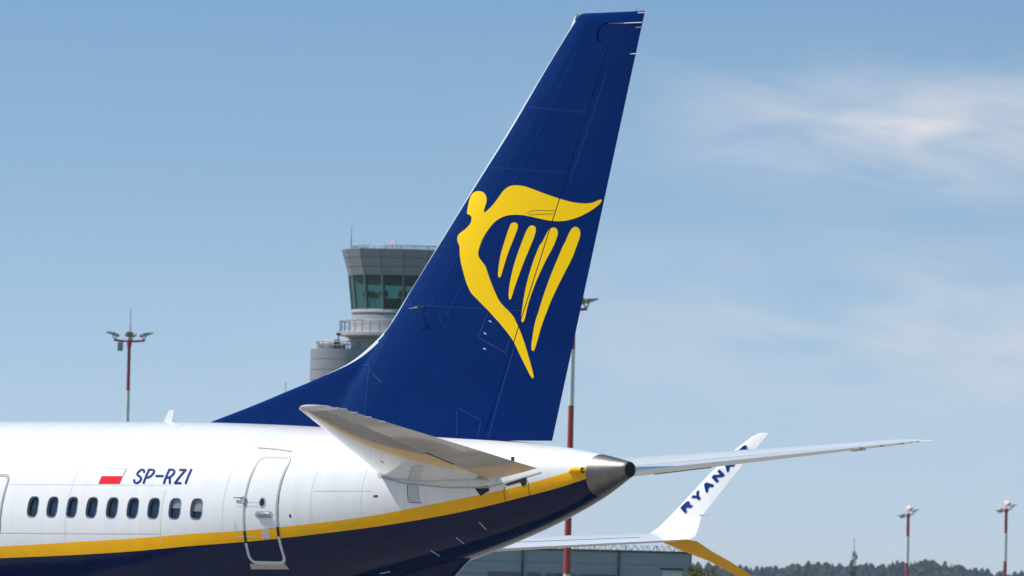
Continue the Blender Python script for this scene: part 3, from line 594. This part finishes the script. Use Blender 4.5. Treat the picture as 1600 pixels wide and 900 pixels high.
WL = [  # winglet: (le, te, y, z, half thickness, cant)
 [21.86, 23.34, 16.95, 3.955, .085, -.15], [22.05, 23.30, 17.12, 4.02, .075, -.55], [22.20, 23.24, 17.26, 4.17, .065, -.95], [22.40, 23.225, 17.37, 4.40, .055, -1.2],
 [22.72, 23.48, 17.49, 4.75, .048, -1.3], [23.17, 23.84, 17.62, 5.215, .040, -1.3], [23.71, 24.22, 17.745, 5.69, .030, -1.3], [24.05, 24.42, 17.81, 5.92, .020, -1.3], [24.24, 24.48, 17.835, 6.0, .008, -1.3]]
SCM = [[22.436, 23.409, 17.06, 3.917, 0.05, 0.35], [22.867, 23.618, 17.25, 3.734, 0.045, 0.7], [23.383, 23.931, 17.42, 3.555, 0.035, 0.75], [23.771, 24.234, 17.6, 3.345, 0.025, 0.75], [24.079, 24.409, 17.72, 3.206, 0.008, 0.75]]
def wy(z): return float(np.interp(z, [q[3] for q in WL], [q[2] for q in WL]))
for s in (1, -1):
    def fl(sc): return [[q[0], q[1], s*q[2], q[3], q[4], s*q[5]] for q in sc]
    wg = surface('wing', fl([wing_sec(y) for y in (1.2, 2, 2.8, 3.5, 4.5, 5.8, 7.5, 9.5, 11.5, 13.5, 15, 16, 16.6, 16.95)]), 0, 1, 30, [white, lgrey], None)
    wg['label'] = 'right wing, white on top' if s > 0 else 'left wing, white on top'
    wl = surface('winglet', fl(WL), 0, 1, 16, [white, white], wg); wl['label'] = 'tall white winglet with blue lettering'
    sc = surface('lower_winglet', fl(SCM), 0, 1, 14, [yellow, yellow], wg); sc['label'] = 'yellow lower winglet'
    def on_wl(x, z, off=0.):
        g = [float(np.interp(z, [q[3] for q in WL], [q[i] for q in WL])) for i in (0, 1, 2, 4, 5)]
        t_ = min(1, max(0, (x-g[0])/(g[1]-g[0]))); hh = g[3]*airf(t_)+off; return Vector((x, s*(g[2]+math.sin(g[4])*hh), z+math.cos(g[4])*hh))
    for P in WTXT: decal('winglet_letter', [P], on_wl, regblue, wl, .005, .08)
    def wl_line(name, pts, w, m):             # seams on the wing's upper side, (y, chord fraction)
        V = []; F = []
        for y, t_ in pts:
            q = wing_sec(y); x = q[0]+(q[1]-q[0])*t_; z = q[3]+q[4]*airf(t_)+.006
            V.append((x, s*y, z-.006+w*.3))
        m2 = MB(); m2.tube(V, w, 5); reg_part(m2.build(name, m, None), wg)
    wl_line('spoiler_seam', [(y, .62) for y in np.linspace(5, 12.6, 20)], .010, grey)
    wl_line('aileron_seam', [(y, .74) for y in np.linspace(12.6, 16.3, 12)], .008, grey)
    wl_line('flap_seam', [(y, .80) for y in np.linspace(5, 12.6, 20)], .008, grey)
    wl_line('slat_seam', [(y, .15) for y in np.linspace(5, 16, 24)], .006, lgrey)
    for z, y in ((4.42, 17.37), (3.72, 17.33)):
        x0 = 23.25 if z > 4 else 23.47; d = MB(); d.tube([(x0-.08, s*y, z), (x0+.03, s*y, z)], .012, 6); d.tube([(x0, s*y, z), (x0+.22, s*y, z+.002)], .005, 5); reg_part(d.build('static_discharger', grey, None), wg)
    # engine under the wing
    en = MB(); en.lathe([(.80, 11.2), (.93, 11.05), (1.02, 11.25), (1.10, 12.2), (1.08, 13.4), (.92, 14.6), (.86, 14.62), (.84, 12.5)], 32, 'x', (0, s*4.83, 1.95), 0, 0, False)
    eo = reg_part(en.build('engine', white, None, True))
    en = MB(); en.lathe([(.62, 14.2), (.55, 15.0), (.38, 15.6), (.22, 15.6), (.05, 16.2)], 24, 'x', (0, s*4.83, 1.95)); reg_part(en.build('nozzle', metal, None, True), eo)
    en = MB(); en.lathe([(.82, 11.9), (.25, 11.75), (.02, 11.4)], 24, 'x', (0, s*4.83, 1.95)); reg_part(en.build('fan', grey, None, True), eo)
    en = MB(); en.add([(11.9, s*4.83-.08, 3.0), (15.4, s*4.83-.08, 2.55), (17.2, s*4.83-.08, 2.75), (13.5, s*4.83-.08, 3.2), (11.9, s*4.83+.08, 3.0), (15.4, s*4.83+.08, 2.3), (17.2, s*4.83+.08, 2.75), (13.5, s*4.83+.08, 3.2)], [(0, 1, 2, 3), (7, 6, 5, 4), (0, 4, 5, 1), (1, 5, 6, 2), (2, 6, 7, 3), (3, 7, 4, 0)]); reg_part(en.build('pylon', white, None), eo)
    gr = MB(); gr.tube([(19.2, s*2.86, 2.6), (19.2, s*2.86, .56)], .12, 10); gr.tube([(19.2, s*2.45, .56), (19.2, s*3.27, .56)], .07, 8); go = reg_part(gr.build('main_gear', lgrey, None, True))
    for dy in (-.4, .4):
        wh = MB(); wh.lathe([(.30, -.17), (.50, -.19), (.565, -.10), (.565, .10), (.50, .19), (.30, .17)], 28, 'y', (19.2, s*2.86+dy, .565)); reg_part(wh.build('wheel', rubber, None, True), go)
gr = MB(); gr.tube([(4.2, 0, 1.8), (4.2, 0, .35)], .08, 10); gr.tube([(4.2, -.3, .35), (4.2, .3, .35)], .05, 8); go = reg_part(gr.build('nose_gear', lgrey, None, True))
for dy in (-.22, .22):
    wh = MB(); wh.lathe([(.18, -.09), (.32, -.10), (.35, -.05), (.35, .05), (.32, .10), (.18, .09)], 24, 'y', (4.2, dy, .35)); reg_part(wh.build('wheel', rubber, None, True), go)
bf = MB(); prr = []
for i in range(13):
    t_ = i/12; x = 11.6+10.4*t_; k = math.sin(math.pi*t_)**.5; prr.append([(x, 2.05*k*math.sin(a), 2.35-1.02*k*math.cos(a)) for a in np.linspace(-math.pi/2, math.pi/2, 13)])
bf.add([p for r_ in prr for p in r_], [(i*13+k, i*13+k+1, (i+1)*13+k+1, (i+1)*13+k) for i in range(12) for k in range(12)]); reg_part(bf.build('belly_fairing', navy, None, True))

# ------------------------------------------------------------------ control tower
clad = mat('tower_cladding', (.30, .295, .34), .5, metal=.0, var=.08, scale=.8)
clad2 = mat('tower_panel_joint', (.16, .165, .18), .6)
tglass = bpy.data.materials.new('tower_glass'); tglass.use_nodes = True; tt = tglass.node_tree; pb = tt.nodes['Principled BSDF']
pb.inputs['Base Color'].default_value = (.26, .46, .44, 1); pb.inputs['Roughness'].default_value = .04; pb.inputs['Transmission Weight'].default_value = .92; pb.inputs['IOR'].default_value = 1.05
pb.inputs['Coat Weight'].default_value = .35
dark = mat('tower_interior', (.02, .022, .026), .7)
wconc = mat('tower_white_concrete', (.42, .42, .45), .6, var=.1, scale=1.)
rail = mat('rail_grey', (.30, .31, .33), .5)
DT = 770.; K = FPX/DT
tb = ground_at(618, 960, DT); tow = tag(empty('control_tower', tb, YAW), 'grey faceted control tower with teal glass cab behind the fin', 'tower')
def tz(y): return height_at(600, y, DT)
R1, R2 = 99/K, 87/K; R3 = 80/K
zr0, zr1, zg = tz(391), tz(432), tz(485)
NF = 16; ph = math.pi/NF*0
def pol(r, a): return (r*math.cos(a), r*math.sin(a))
for k in range(NF):
    a0, a1 = 2*math.pi*k/NF+ph, 2*math.pi*(k+1)/NF+ph
    for i in range(3):
        f0, f1 = i/3, (i+1)/3; g = .015
        r0, r1 = R1+(R2-R1)*f0, R1+(R2-R1)*f1; za, zb_ = zr0+(zr1-zr0)*f0-.02, zr0+(zr1-zr0)*f1+.02
        e0, e1 = a0+g*.3, a1-g*.3; V = []
        for dr in (0, -.12): V += [(*pol(r0+dr, e0), za), (*pol(r0+dr, e1), za), (*pol(r1+dr, e1), zb_), (*pol(r1+dr, e0), zb_)]
        o = mesh_obj('cladding_panel', V, [(0, 1, 2, 3), (7, 6, 5, 4), (0, 4, 5, 1), (1, 5, 6, 2), (2, 6, 7, 3), (3, 7, 4, 0)], clad, tow)
    V = [(*pol(R2-.06, a0+.004), zr1), (*pol(R2-.06, a1-.004), zr1), (*pol(R3-.02, a1-.004), zg), (*pol(R3-.02, a0+.004), zg)]
    V += [(p[0]*.992, p[1]*.992, p[2]) for p in V]
    mesh_obj('window_pane', V, [(0, 1, 2, 3), (7, 6, 5, 4), (0, 4, 5, 1), (1, 5, 6, 2), (2, 6, 7, 3), (3, 7, 4, 0)], tglass, tow)
    m_ = MB(); m_.tube([(*pol(R2-.05, a0), zr1+.05), (*pol(R3-.02, a0), zg-.05)], .10, 6); m_.build('mullion', clad2, tow)
m_ = MB(); m_.lathe([(R1-.13, zr0-.03), (R2-.14, zr1+.04), (R2-.6, zr1), (.1, zr1+.05)], NF, phase=ph, cap=True); m_.build('roof_core', clad2, tow)
m_ = MB(); m_.lathe([(R1-.1, zr0-.05), (R1-.1, zr0), (R1-1, zr0+.06)], NF, phase=ph); m_.build('roof', clad, tow)
m_ = MB(); m_.lathe([(R3+.05, zg+.02), (R3+.10, tz(489)), (R3-.05, tz(492)), (R3-.25, tz(494))], 48); m_.build('sill_ring', wconc, tow, True)
m_ = MB(); m_.lathe([(R2-.5, zr1), (R2-.65, zr1-(zr1-zg)*.2)], NF, cap=False); m_.build('sun_blind', dark, tow)
m_ = MB(); m_.lathe([(R3-.3, zg-.1), (R3-.3, zg+.05), (.1, zg+.06)], NF); m_.build('cab_floor', dark, tow)
m_ = MB(); m_.lathe([(1.6, zg), (1.6, zg+1.0), (.1, zg+1.05)], 12); m_.build('console', dark, tow)
for k in range(5):
    a = 2.5+k*.55; m_ = MB(); m_.tube([(*pol(R3-1.2, a), zg), (*pol(R3-1.2, a), zg+1.15)], .04, 6); m_.box((*pol(R3-1.2, a), zg+1.3), (.7, .25, .5)); m_.build('workstation', dark, tow)
Rs = 81/K
for i, (ya, yb) in enumerate(((493, 508), (508, 523))):
    m_ = MB(); m_.lathe([(Rs-.02, tz(yb)+.015), (Rs-.02, tz(ya)-.015)], 48); m_.build('shaft_panel_ring', wconc, tow, True)
zl = 528
while zl < 985:
    zn = min(zl+21, 985); m_ = MB(); m_.lathe([(Rs, max(0, tz(zn)+.02)), (Rs, tz(zl)-.02)], 48); m_.build('shaft_panel_ring', clad, tow, True); zl = zn
m_ = MB(); m_.lathe([(Rs-.1, 0), (Rs-.1, zg)], 40); m_.build('shaft_core', clad2, tow, True)
Rb = 100/K; zb0, zb1_, zb2_ = tz(527), tz(521), tz(503)
m_ = MB(); m_.lathe([(Rs-.2, zb0-.35), (Rb-.5, zb0), (Rb, zb0+.05), (Rb, zb1_), (Rb-.1, zb1_+.05), (Rs-.2, zb1_+.05)], 56, cap=False); m_.build('balcony', wconc, tow, True)
def ring_rail(parent, R, z0, z1, n, arc=(0, 2*math.pi), c=(0, 0)):
    m_ = MB(); P = [(c[0]+R*math.cos(a), c[1]+R*math.sin(a), 0) for a in np.linspace(*arc, 49)]
    for zz, r_ in ((z1, .05), ((z0+z1)/2, .025)): m_.tube([(p[0], p[1], zz) for p in P], r_, 5)
    for a in np.linspace(*arc, n): p = (c[0]+R*math.cos(a), c[1]+R*math.sin(a)); m_.tube([(*p, z0), (*p, z1)], .035, 5)
    m_.build('railing', rail, parent)
ring_rail(tow, Rb-.06, zb1_, zb2_, 40)
m_ = MB(); m_.lathe([(Rs+.25, tz(535)), (Rs+.3, tz(533)), (Rs+.1, tz(532))], 48, cap=False); m_.build('cornice_ring', wconc, tow, True)
ring_rail(tow, R1-.9, zr0, zr0+.30, 24)
for x, h, r_ in ((550, 37, .05), (615, 9, .03), (622, 12, .03), (576, 5, .03), (603, 6, .03), (648, 6, .03), (565, 5, .03)):
    lx = (x-634)/K; ly = -math.sqrt(max(.1, (R1-.6)**2-lx**2))*.9; m_ = MB(); m_.tube([(lx, ly, zr0), (lx, ly, zr0+h*.45/K)], r_, 6); m_.tube([(lx, ly, zr0+h*.45/K), (lx, ly, zr0+h/K)], r_*.5, 5); m_.build('aerial', rail, tow)
m_ = MB(); m_.lathe([(.06, 0), (.08, .08), (.05, .18), (.02, .2)], 10, c=((615-634)/K, -3.0, zr0+9/K)); m_.build('obstruction_lamp', mat('obstruction_red', (.7, .05, .05), .3, emit=(1, .12, .10), estr=1.5), tow, True)
# lower drum beside the shaft
cx_ = (560-634)/K; Ra = 70/K; za = tz(547)
zl = 547
while zl < 985:
    zn = min(zl+16.5, 985); m_ = MB(); m_.lathe([(Ra, max(0, tz(zn)+.02)), (Ra, tz(zl)-.02)], 48, c=(cx_, .8, 0)); m_.build('drum_panel_ring', clad, tow, True); zl = zn
m_ = MB(); m_.lathe([(Ra-.08, 0), (Ra-.08, za-.05), (.1, za-.02)], 40, c=(cx_, .8, 0)); m_.build('drum_core', clad2, tow)
ring_rail(tow, Ra-.45, za, tz(536), 26, c=(cx_, .8))
m_ = MB(); m_.box(((532-634)/K, -1.6, za+.35), (.5, .5, .75)); m_.tube([((534-634)/K, -1.6, za), ((534-634)/K, -1.6, za+1.15)], .05, 6); m_.box(((534-634)/K, -1.6, za+1.2), (.35, .3, .2)); m_.build('roof_unit', dark, tow)
m_ = MB(); m_.lathe([(1.3, za), (1.25, za+.45), (.7, za+.75), (.05, za+.82)], 24, c=((521-634)/K, .6, 0)); m_.build('roof_dome', wconc, tow, True)

# ------------------------------------------------------------------ floodlight masts
mred = mat('mast_red', (.45, .04, .035), .5, var=.15, scale=.5); mwhite = mat('mast_white', (.78, .78, .78), .5, var=.1, scale=.5)
flm = mat('floodlight_body', (.36, .35, .34), .45); fgl = mat('floodlight_glass', (.50, .50, .47), .2, coat=.5)
obs = mat('obstruction_light', (.8, .1, .12), .3, emit=(1, .22, .25), estr=3.)
def floodlight(parent, c, ax, tilt=.25, k=1.):
    """flat wedge lamp housing on a small yoke, pointing along ax"""
    a = Vector((ax[0], ax[1], 0)).normalized(); b = Vector((-a.y, a.x, 0)); m_ = MB(); P = []
    for u, w, h0, h1 in ((-.35*k, .32*k, .0, .16*k), (.1*k, .36*k, .02, .26*k), (.75*k, .16*k, .10*k, .16*k)):
        for sx, zz in ((-1, h0), (1, h0), (1, h1), (-1, h1)): q = Vector(c)+a*u+b*w*sx; P.append((q.x, q.y, c[2]+.35*k+zz+u*tilt))
    m_.add(P, [(0, 1, 2, 3), (4, 5, 1, 0), (5, 6, 2, 1), (6, 7, 3, 2), (7, 4, 0, 3), (8, 9, 5, 4), (9, 10, 6, 5), (10, 11, 7, 6), (11, 8, 4, 7), (11, 10, 9, 8)])
    o = m_.build('floodlight', flm, parent)
    y = MB(); q0 = Vector(c); y.tube([q0, q0+a*.15*k+Vector((0, 0, .38*k))], .045*k, 6); y.tube([q0, q0-a*.2*k+Vector((0, 0, .30*k))], .045*k, 6); y.build('yoke', dark, o)
    g = MB(); g.add([(p[0], p[1], p[2]-.012) for p in (P[0], P[1], P[5], P[4])], [(0, 1, 2, 3)]); g.build('lens', fgl, o)
def mast(name, px, py, D, ytop, label, group, bands, heads, rod=0., obst=False, r0=.30, r1=.16, arm=1.3, kk=1., split=False):
    p = ground_at(px, py, D); H = height_at(px, ytop, D); e = tag(empty(name, p, YAW), label, 'floodlight mast', group); zs = [H]+[height_at(px, yy, D) for yy in bands]; st_ = zs[1]-zs[2]
    while zs[-1] > st_*.6: zs.append(zs[-1]-st_)
    zs[-1] = 0.
    for i in range(len(zs)-1):
        m_ = MB(); ra, rb = (r0+(r1-r0)*q/H for q in (zs[i+1], zs[i])); m_.tube([(0, 0, zs[i+1]), (0, 0, zs[i])], [ra, rb], 14); m_.build('pole_section', mwhite if i % 2 else mred, e, True)
    m_ = MB(); m_.tube([(-arm, 0, H-.02), (0, 0, H-.12), (arm, 0, H-.02)], .09*kk, 8); m_.lathe([(r1*1.1, H-.7), (r1*1.8, H-.1), (r1*1.5, H+.05)], 12); m_.build('crossarm', mred, e, True)
    for (x, y, dz, ax) in heads: floodlight(e, (x, y, H+dz), ax, .22, kk)
    if rod: m_ = MB(); m_.tube([(.05, 0, H), (.05, 0, H+rod*.5)], .05, 6); m_.tube([(.05, 0, H+rod*.5), (.05, 0, H+rod)], .03, 5); m_.build('lightning_rod', rail, e)
    if obst:
        m_ = MB(); m_.tube([(0, 0, H), (0, 0, H+.9)], .10, 6); m_.build('lamp_post', rail, e)
        m_ = MB(); m_.lathe([(.16, H+.85), (.26, H+1.0), (.26, H+1.25), (.14, H+1.4), (.03, H+1.45)], 12); m_.build('obstruction_lamp', obs, e, True)
    return e
m1 = mast('floodlight_mast', 195, 800, 790, 531, 'red and white floodlight mast with lightning rod rising behind the white fuselage', None, (610, 692), [(-1.25, 0, 0, (-1, -.2)), (1.25, 0, 0, (1, -.2)), (0, -.4, 0, (0, -1)), (.2, .4, 0, (.2, 1))], 2.6, r1=.13, r0=.26)
m_ = MB(); HH = height_at(190, 531, 790); m_.box((-.75, -.1, HH-.55), (.45, .35, .75)); m_.build('junction_box', flm, m1)
mast('floodlight_mast', 885.5, 910, 690, 481, 'thick red and white floodlight mast standing behind the rudder and tail cone', None, (545, 633), [(-1.1, 0, 0, (-1, -.2)), (.95, 0, 0, (1, -.25)), (.3, -.4, 0, (.4, -1)), (-.3, .4, 0, (-.4, 1))], 0, r0=.30, r1=.17, arm=1.0, kk=1.15)
for px_, yt in ((1417, 803), (1570, 795)):
    mast('floodlight_mast', px_, 900, 1650, yt, 'distant slim mast with red lamp on top, '+('nearer the thin lattice mast' if px_ < 1500 else 'farther from the thin lattice mast'), 'distant floodlight masts', (838, 880) if px_ < 1500 else (833, 877),
         [(-1.3, 0, -.9, (-1, -.2)), (-.9, -.6, -.8, (-.8, -1)), (1.2, 0, .2, (1, -.2)), (.9, .5, .1, (1, .6)), (.4, -.5, .4, (.4, -1))], 0, True, .40, .26, 1.0, .95)
# thin aerials
p = ground_at(1333, 930, 1900); e = tag(empty('lattice_mast', p, YAW), 'thin dark lattice aerial mast in front of the far wood', 'mast')
H = height_at(1333, 861, 1900); m_ = MB()
for sx, sy in ((-.4, -.3), (.4, -.3), (0, .4)): m_.tube([(sx, sy, 0), (sx*.7, sy*.7, H)], .09, 5)
nb_ = 16
for i in range(nb_):
    z0, z1 = H*i/nb_, H*(i+1)/nb_; k = 1-.3*i/nb_; m_.tube([(-.4*k, -.3*k, z0), (.4*k, -.3*k, z1)], .05, 4); m_.tube([(.4*k, -.3*k, z0), (0, .4*k, z1)], .05, 4); m_.tube([(0, .4*k, z0), (-.4*k, -.3*k, z1)], .05, 4)
m_.build('lattice', dark, e); m_ = MB(); m_.tube([(0, 0, H-.5), (0, 0, height_at(1333, 840, 1900))], .06, 5); m_.build('whip', dark, e)
for k in range(4): m_ = MB(); m_.box((-.55 if k % 2 else .5, -.2, H-1.2-k*1.1), (.35, .3, .9)); m_.build('panel_antenna', dark, e)
p = ground_at(437, 960, 830); e = tag(empty('antenna_pole', p, YAW), 'slender grey antenna pole just showing above the fin root fairing', 'pole'); H = height_at(438, 597, 830)
m_ = MB(); m_.tube([(0, 0, 0), (0, 0, H*.8)], [.16, .09], 8); m_.tube([(0, 0, H*.8), (0, 0, H)], .03, 6); m_.build('pole', rail, e); m_ = MB(); m_.box((0, 0, .25), (.7, .7, .5)); m_.build('footing', wconc, e)

# ------------------------------------------------------------------ grey hall with wire on its roof edge
hw = mat('hall_cladding', (.34, .335, .37), .6, var=.10, scale=.6, stretch=(.3, 1, 2)); hd = mat('hall_dark_trim', (.045, .05, .06), .6); hg_ = mat('hall_glass', (.02, .035, .04), .1, coat=.6)
DW = 720.; KW = FPX/DW; pl = ground_at(1078, 940, DW); hall = tag(empty('hall_building', pl, YAW), 'low grey clad hall with coiled wire along its roof edge', 'building')
HW = height_at(1000, 863, DW); LW = 34.; DP = 18.
m_ = MB(); m_.box((-LW/2, DP/2, HW/2), (LW-.1, DP-.2, HW-.3)); m_.build('wall_core', hd, hall)
xs_p = [0, -(1078-965)/KW, -(1078-815)/KW, -(1078-665)/KW, -(1078-515)/KW, -LW]
for i in range(len(xs_p)-1):
    xa, xb = xs_p[i+1], xs_p[i]; nl = 9
    for k in range(nl):
        z0 = HW*k/nl; z1 = HW*(k+1)/nl; m_ = MB(); m_.box(((xa+xb)/2, 0, (z0+z1)/2), (xb-xa-.16, .14, z1-z0-.03)); m_.build('wall_panel', hw, hall)
for k in range(9):
    z0 = HW*k/9; z1 = HW*(k+1)/9; m_ = MB(); m_.box((0, DP/2, (z0+z1)/2), (.14, DP-.2, z1-z0-.03)); m_.build('wall_panel', hw, hall)
for x in xs_p[1:-1]: m_ = MB(); m_.tube([(x, -.18, 0), (x, -.18, HW)], .09, 8); m_.build('drainpipe', hd, hall)
m_ = MB(); m_.box((-LW/2, DP/2, HW+.06), (LW+.3, DP+.3, .16)); m_.build('roof', hd, hall)
for xa, xb in ((815, 760), (962, 905), (900, 850), (845, 822)):
    m_ = MB(); m_.box((-(1078-(xa+xb)/2)/KW, -.03, height_at(900, 902, DW)), (abs(xa-xb)/KW-.15, .22, .55)); m_.build('ribbon_window', hg_, hall)
m_ = MB(); P = []
for i in range(900): a = i*.45; P.append((-LW*i/900+.0, -.05+.20*math.cos(a)+.03*math.sin(i*.7), HW+.32+.22*math.sin(a)))
m_.tube(P, .022, 4); P = [(-LW*i/520, .25+.18*math.cos(i*.5), HW+.30+.2*math.sin(i*.5)) for i in range(520)]; m_.tube(P, .022, 4); m_.build('coiled_wire', hd, hall)
for i in range(14): m_ = MB(); m_.tube([(-LW*i/14-.2, .1, HW), (-LW*i/14-.2, .1, HW+.55)], .03, 5); m_.build('wire_post', hd, hall)
p = ground_at(1050, 940, 655); hut = tag(empty('utility_hut', p, YAW), 'small white rendered hut with dark flat roof beside the olive tree', 'hut'); hz = height_at(1050, 891, 655)
m_ = MB(); m_.box((0, 1.2, hz/2), (1.3, 2.4, hz)); m_.build('wall', mat('hut_white', (.7, .7, .68), .6, var=.1), hut)
m_ = MB(); m_.box((-.1, 1.2, hz+.08), (1.7, 2.8, .16)); m_.build('roof', hd, hut)
m_ = MB(); m_.box((0, -.02, 1.05), (.9, .08, 2.1)); m_.build('door', hd, hut)

# ------------------------------------------------------------------ trees
def leafmat(name, c1, c2, sc=.5):
    m = mat(name, c1, .75, col2=c2, scale=sc); m.node_tree.nodes['Principled BSDF'].inputs['Specular IOR Level'].default_value = .2; return m
lf = leafmat('olive_leaves', (.17, .16, .025), (.07, .085, .012), 1.2); bark = mat('bark', (.09, .065, .045), .9, var=.3)
def leaf_tree(name, p, H, R, label, seed):
    e = tag(empty(name, p), label, 'tree'); r_ = random.Random(seed); m_ = MB()
    m_.tube([(0, 0, 0), (.08, 0, H*.25), (0, .06, H*.5), (.05, 0, H*.8)], [.2, .16, .11, .04], 8); tips = []
    for i in range(22):
        a = r_.uniform(0, 6.28); z0 = H*r_.uniform(.22, .7); q = Vector((R*.75*math.cos(a)*r_.uniform(.4, 1), R*.75*math.sin(a)*r_.uniform(.4, 1), min(H*.95, z0+H*r_.uniform(.08, .3)))); m_.tube([(0, 0, z0), q*.5+Vector((0, 0, z0*.5+.1)), q], [.07, .045, .015], 5); tips.append(q)
    m_.build('trunk', bark, e); V = []; F = []
    for i in range(110):
        a = r_.uniform(0, 6.28); u = r_.uniform(-1, 1); rr = r_.random()**.45; c = Vector((R*rr*math.cos(a)*math.sqrt(1-u*u), R*rr*math.sin(a)*math.sqrt(1-u*u), H*.60+u*H*.38*rr)); cl = r_.uniform(.25, .55)
        for k in range(75):
            d = Vector((r_.gauss(0, 1), r_.gauss(0, 1), r_.gauss(0, .8)))*cl*.55; q = c+d; n = Vector((r_.gauss(0, 1), r_.gauss(0, 1), r_.gauss(.5, 1))).normalized(); t1 = n.orthogonal().normalized(); t2 = n.cross(t1); s_ = r_.uniform(.05, .10); b_ = len(V)
            V += [q+t1*s_*1.5, q+t2*s_*.7, q-t1*s_*1.5, q-t2*s_*.7]; F.append((b_, b_+1, b_+2, b_+3))
    mesh_obj('crown', V, F, lf, e)
leaf_tree('olive_tree', ground_at(1098, 940, 640), height_at(1098, 879, 640), 2.0, 'yellowish green leafy tree below the yellow winglet tip', 3)
# far wood on a low rise
DF = 4500.; fc = ground_at(1400, 1000, DF); fwd = Vector((-math.sin(YAW), math.cos(YAW), 0)); rgt = Vector((math.cos(YAW), math.sin(YAW), 0))
def rise(u): return 22.3+4.2*math.exp(-((u-14)/42)**2)+1.6*math.exp(-((u+30)/14)**2)*.6+2.0*math.sin(u*.011+2.2)+.8*math.sin(u*.11)
V = []; F = []; nu = 121
for j, (dv, kz) in enumerate(((-260, 0), (-120, .55), (-40, .95), (60, 1), (300, .3), (600, 0))):
    for i in range(nu):
        u = -1500+3000*i/(nu-1); q = fc+rgt*u+fwd*dv; V.append((q.x, q.y, rise(u)*kz-.3))
for j in range(5):
    for i in range(nu-1): F.append((j*nu+i, j*nu+i+1, (j+1)*nu+i+1, (j+1)*nu+i))
mesh_obj('hill', V, F, grass, None, True)['kind'] = 'structure'
fl_ = leafmat('far_wood_leaves', (.020, .034, .022), (.008, .017, .012), .15)
r_ = random.Random(11); V = []; F = []
def far_tree(u, dv, z0, H, R, conif):
    c = fc+rgt*u+fwd*dv; n = 7; lay = 6; b_ = len(V); ph_ = r_.uniform(0, 6)
    for l in range(lay):
        t_ = l/(lay-1); rad = R*((1-t_)**.75 if conif else math.sin(math.pi*(.16+.80*t_))**.8)
        for k in range(n):
            a = ph_+2*math.pi*k/n+l*.45; j_ = r_.uniform(.62, 1.3); V.append((c.x+rad*j_*math.cos(a), c.y+rad*j_*math.sin(a), z0+H*(.12+.88*t_)+r_.uniform(-.5, .5)))
    for l in range(lay-1):
        for k in range(n): F.append((b_+l*n+k, b_+l*n+(k+1) % n, b_+(l+1)*n+(k+1) % n)); F.append((b_+l*n+k, b_+(l+1)*n+(k+1) % n, b_+(l+1)*n+k))
    F.append(tuple(b_+(lay-1)*n+k for k in range(n)))
for row, dv in enumerate((-190, -150, -110, -75, -45, -20, 5)):
    u = -700.
    while u < 700:
        kz = np.interp(dv, [-260, -120, -40, 60], [0, .55, .95, 1]); cf_ = r_.random() < .12; far_tree(u, dv+r_.uniform(-8, 8), rise(u)*kz-.5, r_.uniform(12.5, 16.2)*(1 if not cf_ else 1.02), r_.uniform(2.4, 4.6) if not cf_ else r_.uniform(1.7, 2.6), cf_); u += r_.uniform(1.6, 3.4)
wood = mesh_obj('wood', V, F, fl_, None); tag(wood, 'dark bluish wood on the far horizon', 'wood', kind='stuff')

# ------------------------------------------------------------------ haze
hz_ = mat('haze_air', (1, 1, 1)); t = hz_.node_tree; t.nodes.clear(); pv = N(t, 'ShaderNodeVolumePrincipled'); pv.inputs['Color'].default_value = (.72, .86, 1, 1); pv.inputs['Density'].default_value = .00005; pv.inputs['Anisotropy'].default_value = .2
om = N(t, 'ShaderNodeOutputMaterial'); L(t, pv.outputs[0], om.inputs['Volume'])
m_ = MB(); m_.box((0, 0, 29), (18100, 18100, 62)); hb_ = m_.build('haze', hz_); tag(hb_, 'thin pale summer haze in the air', 'haze', kind='stuff')
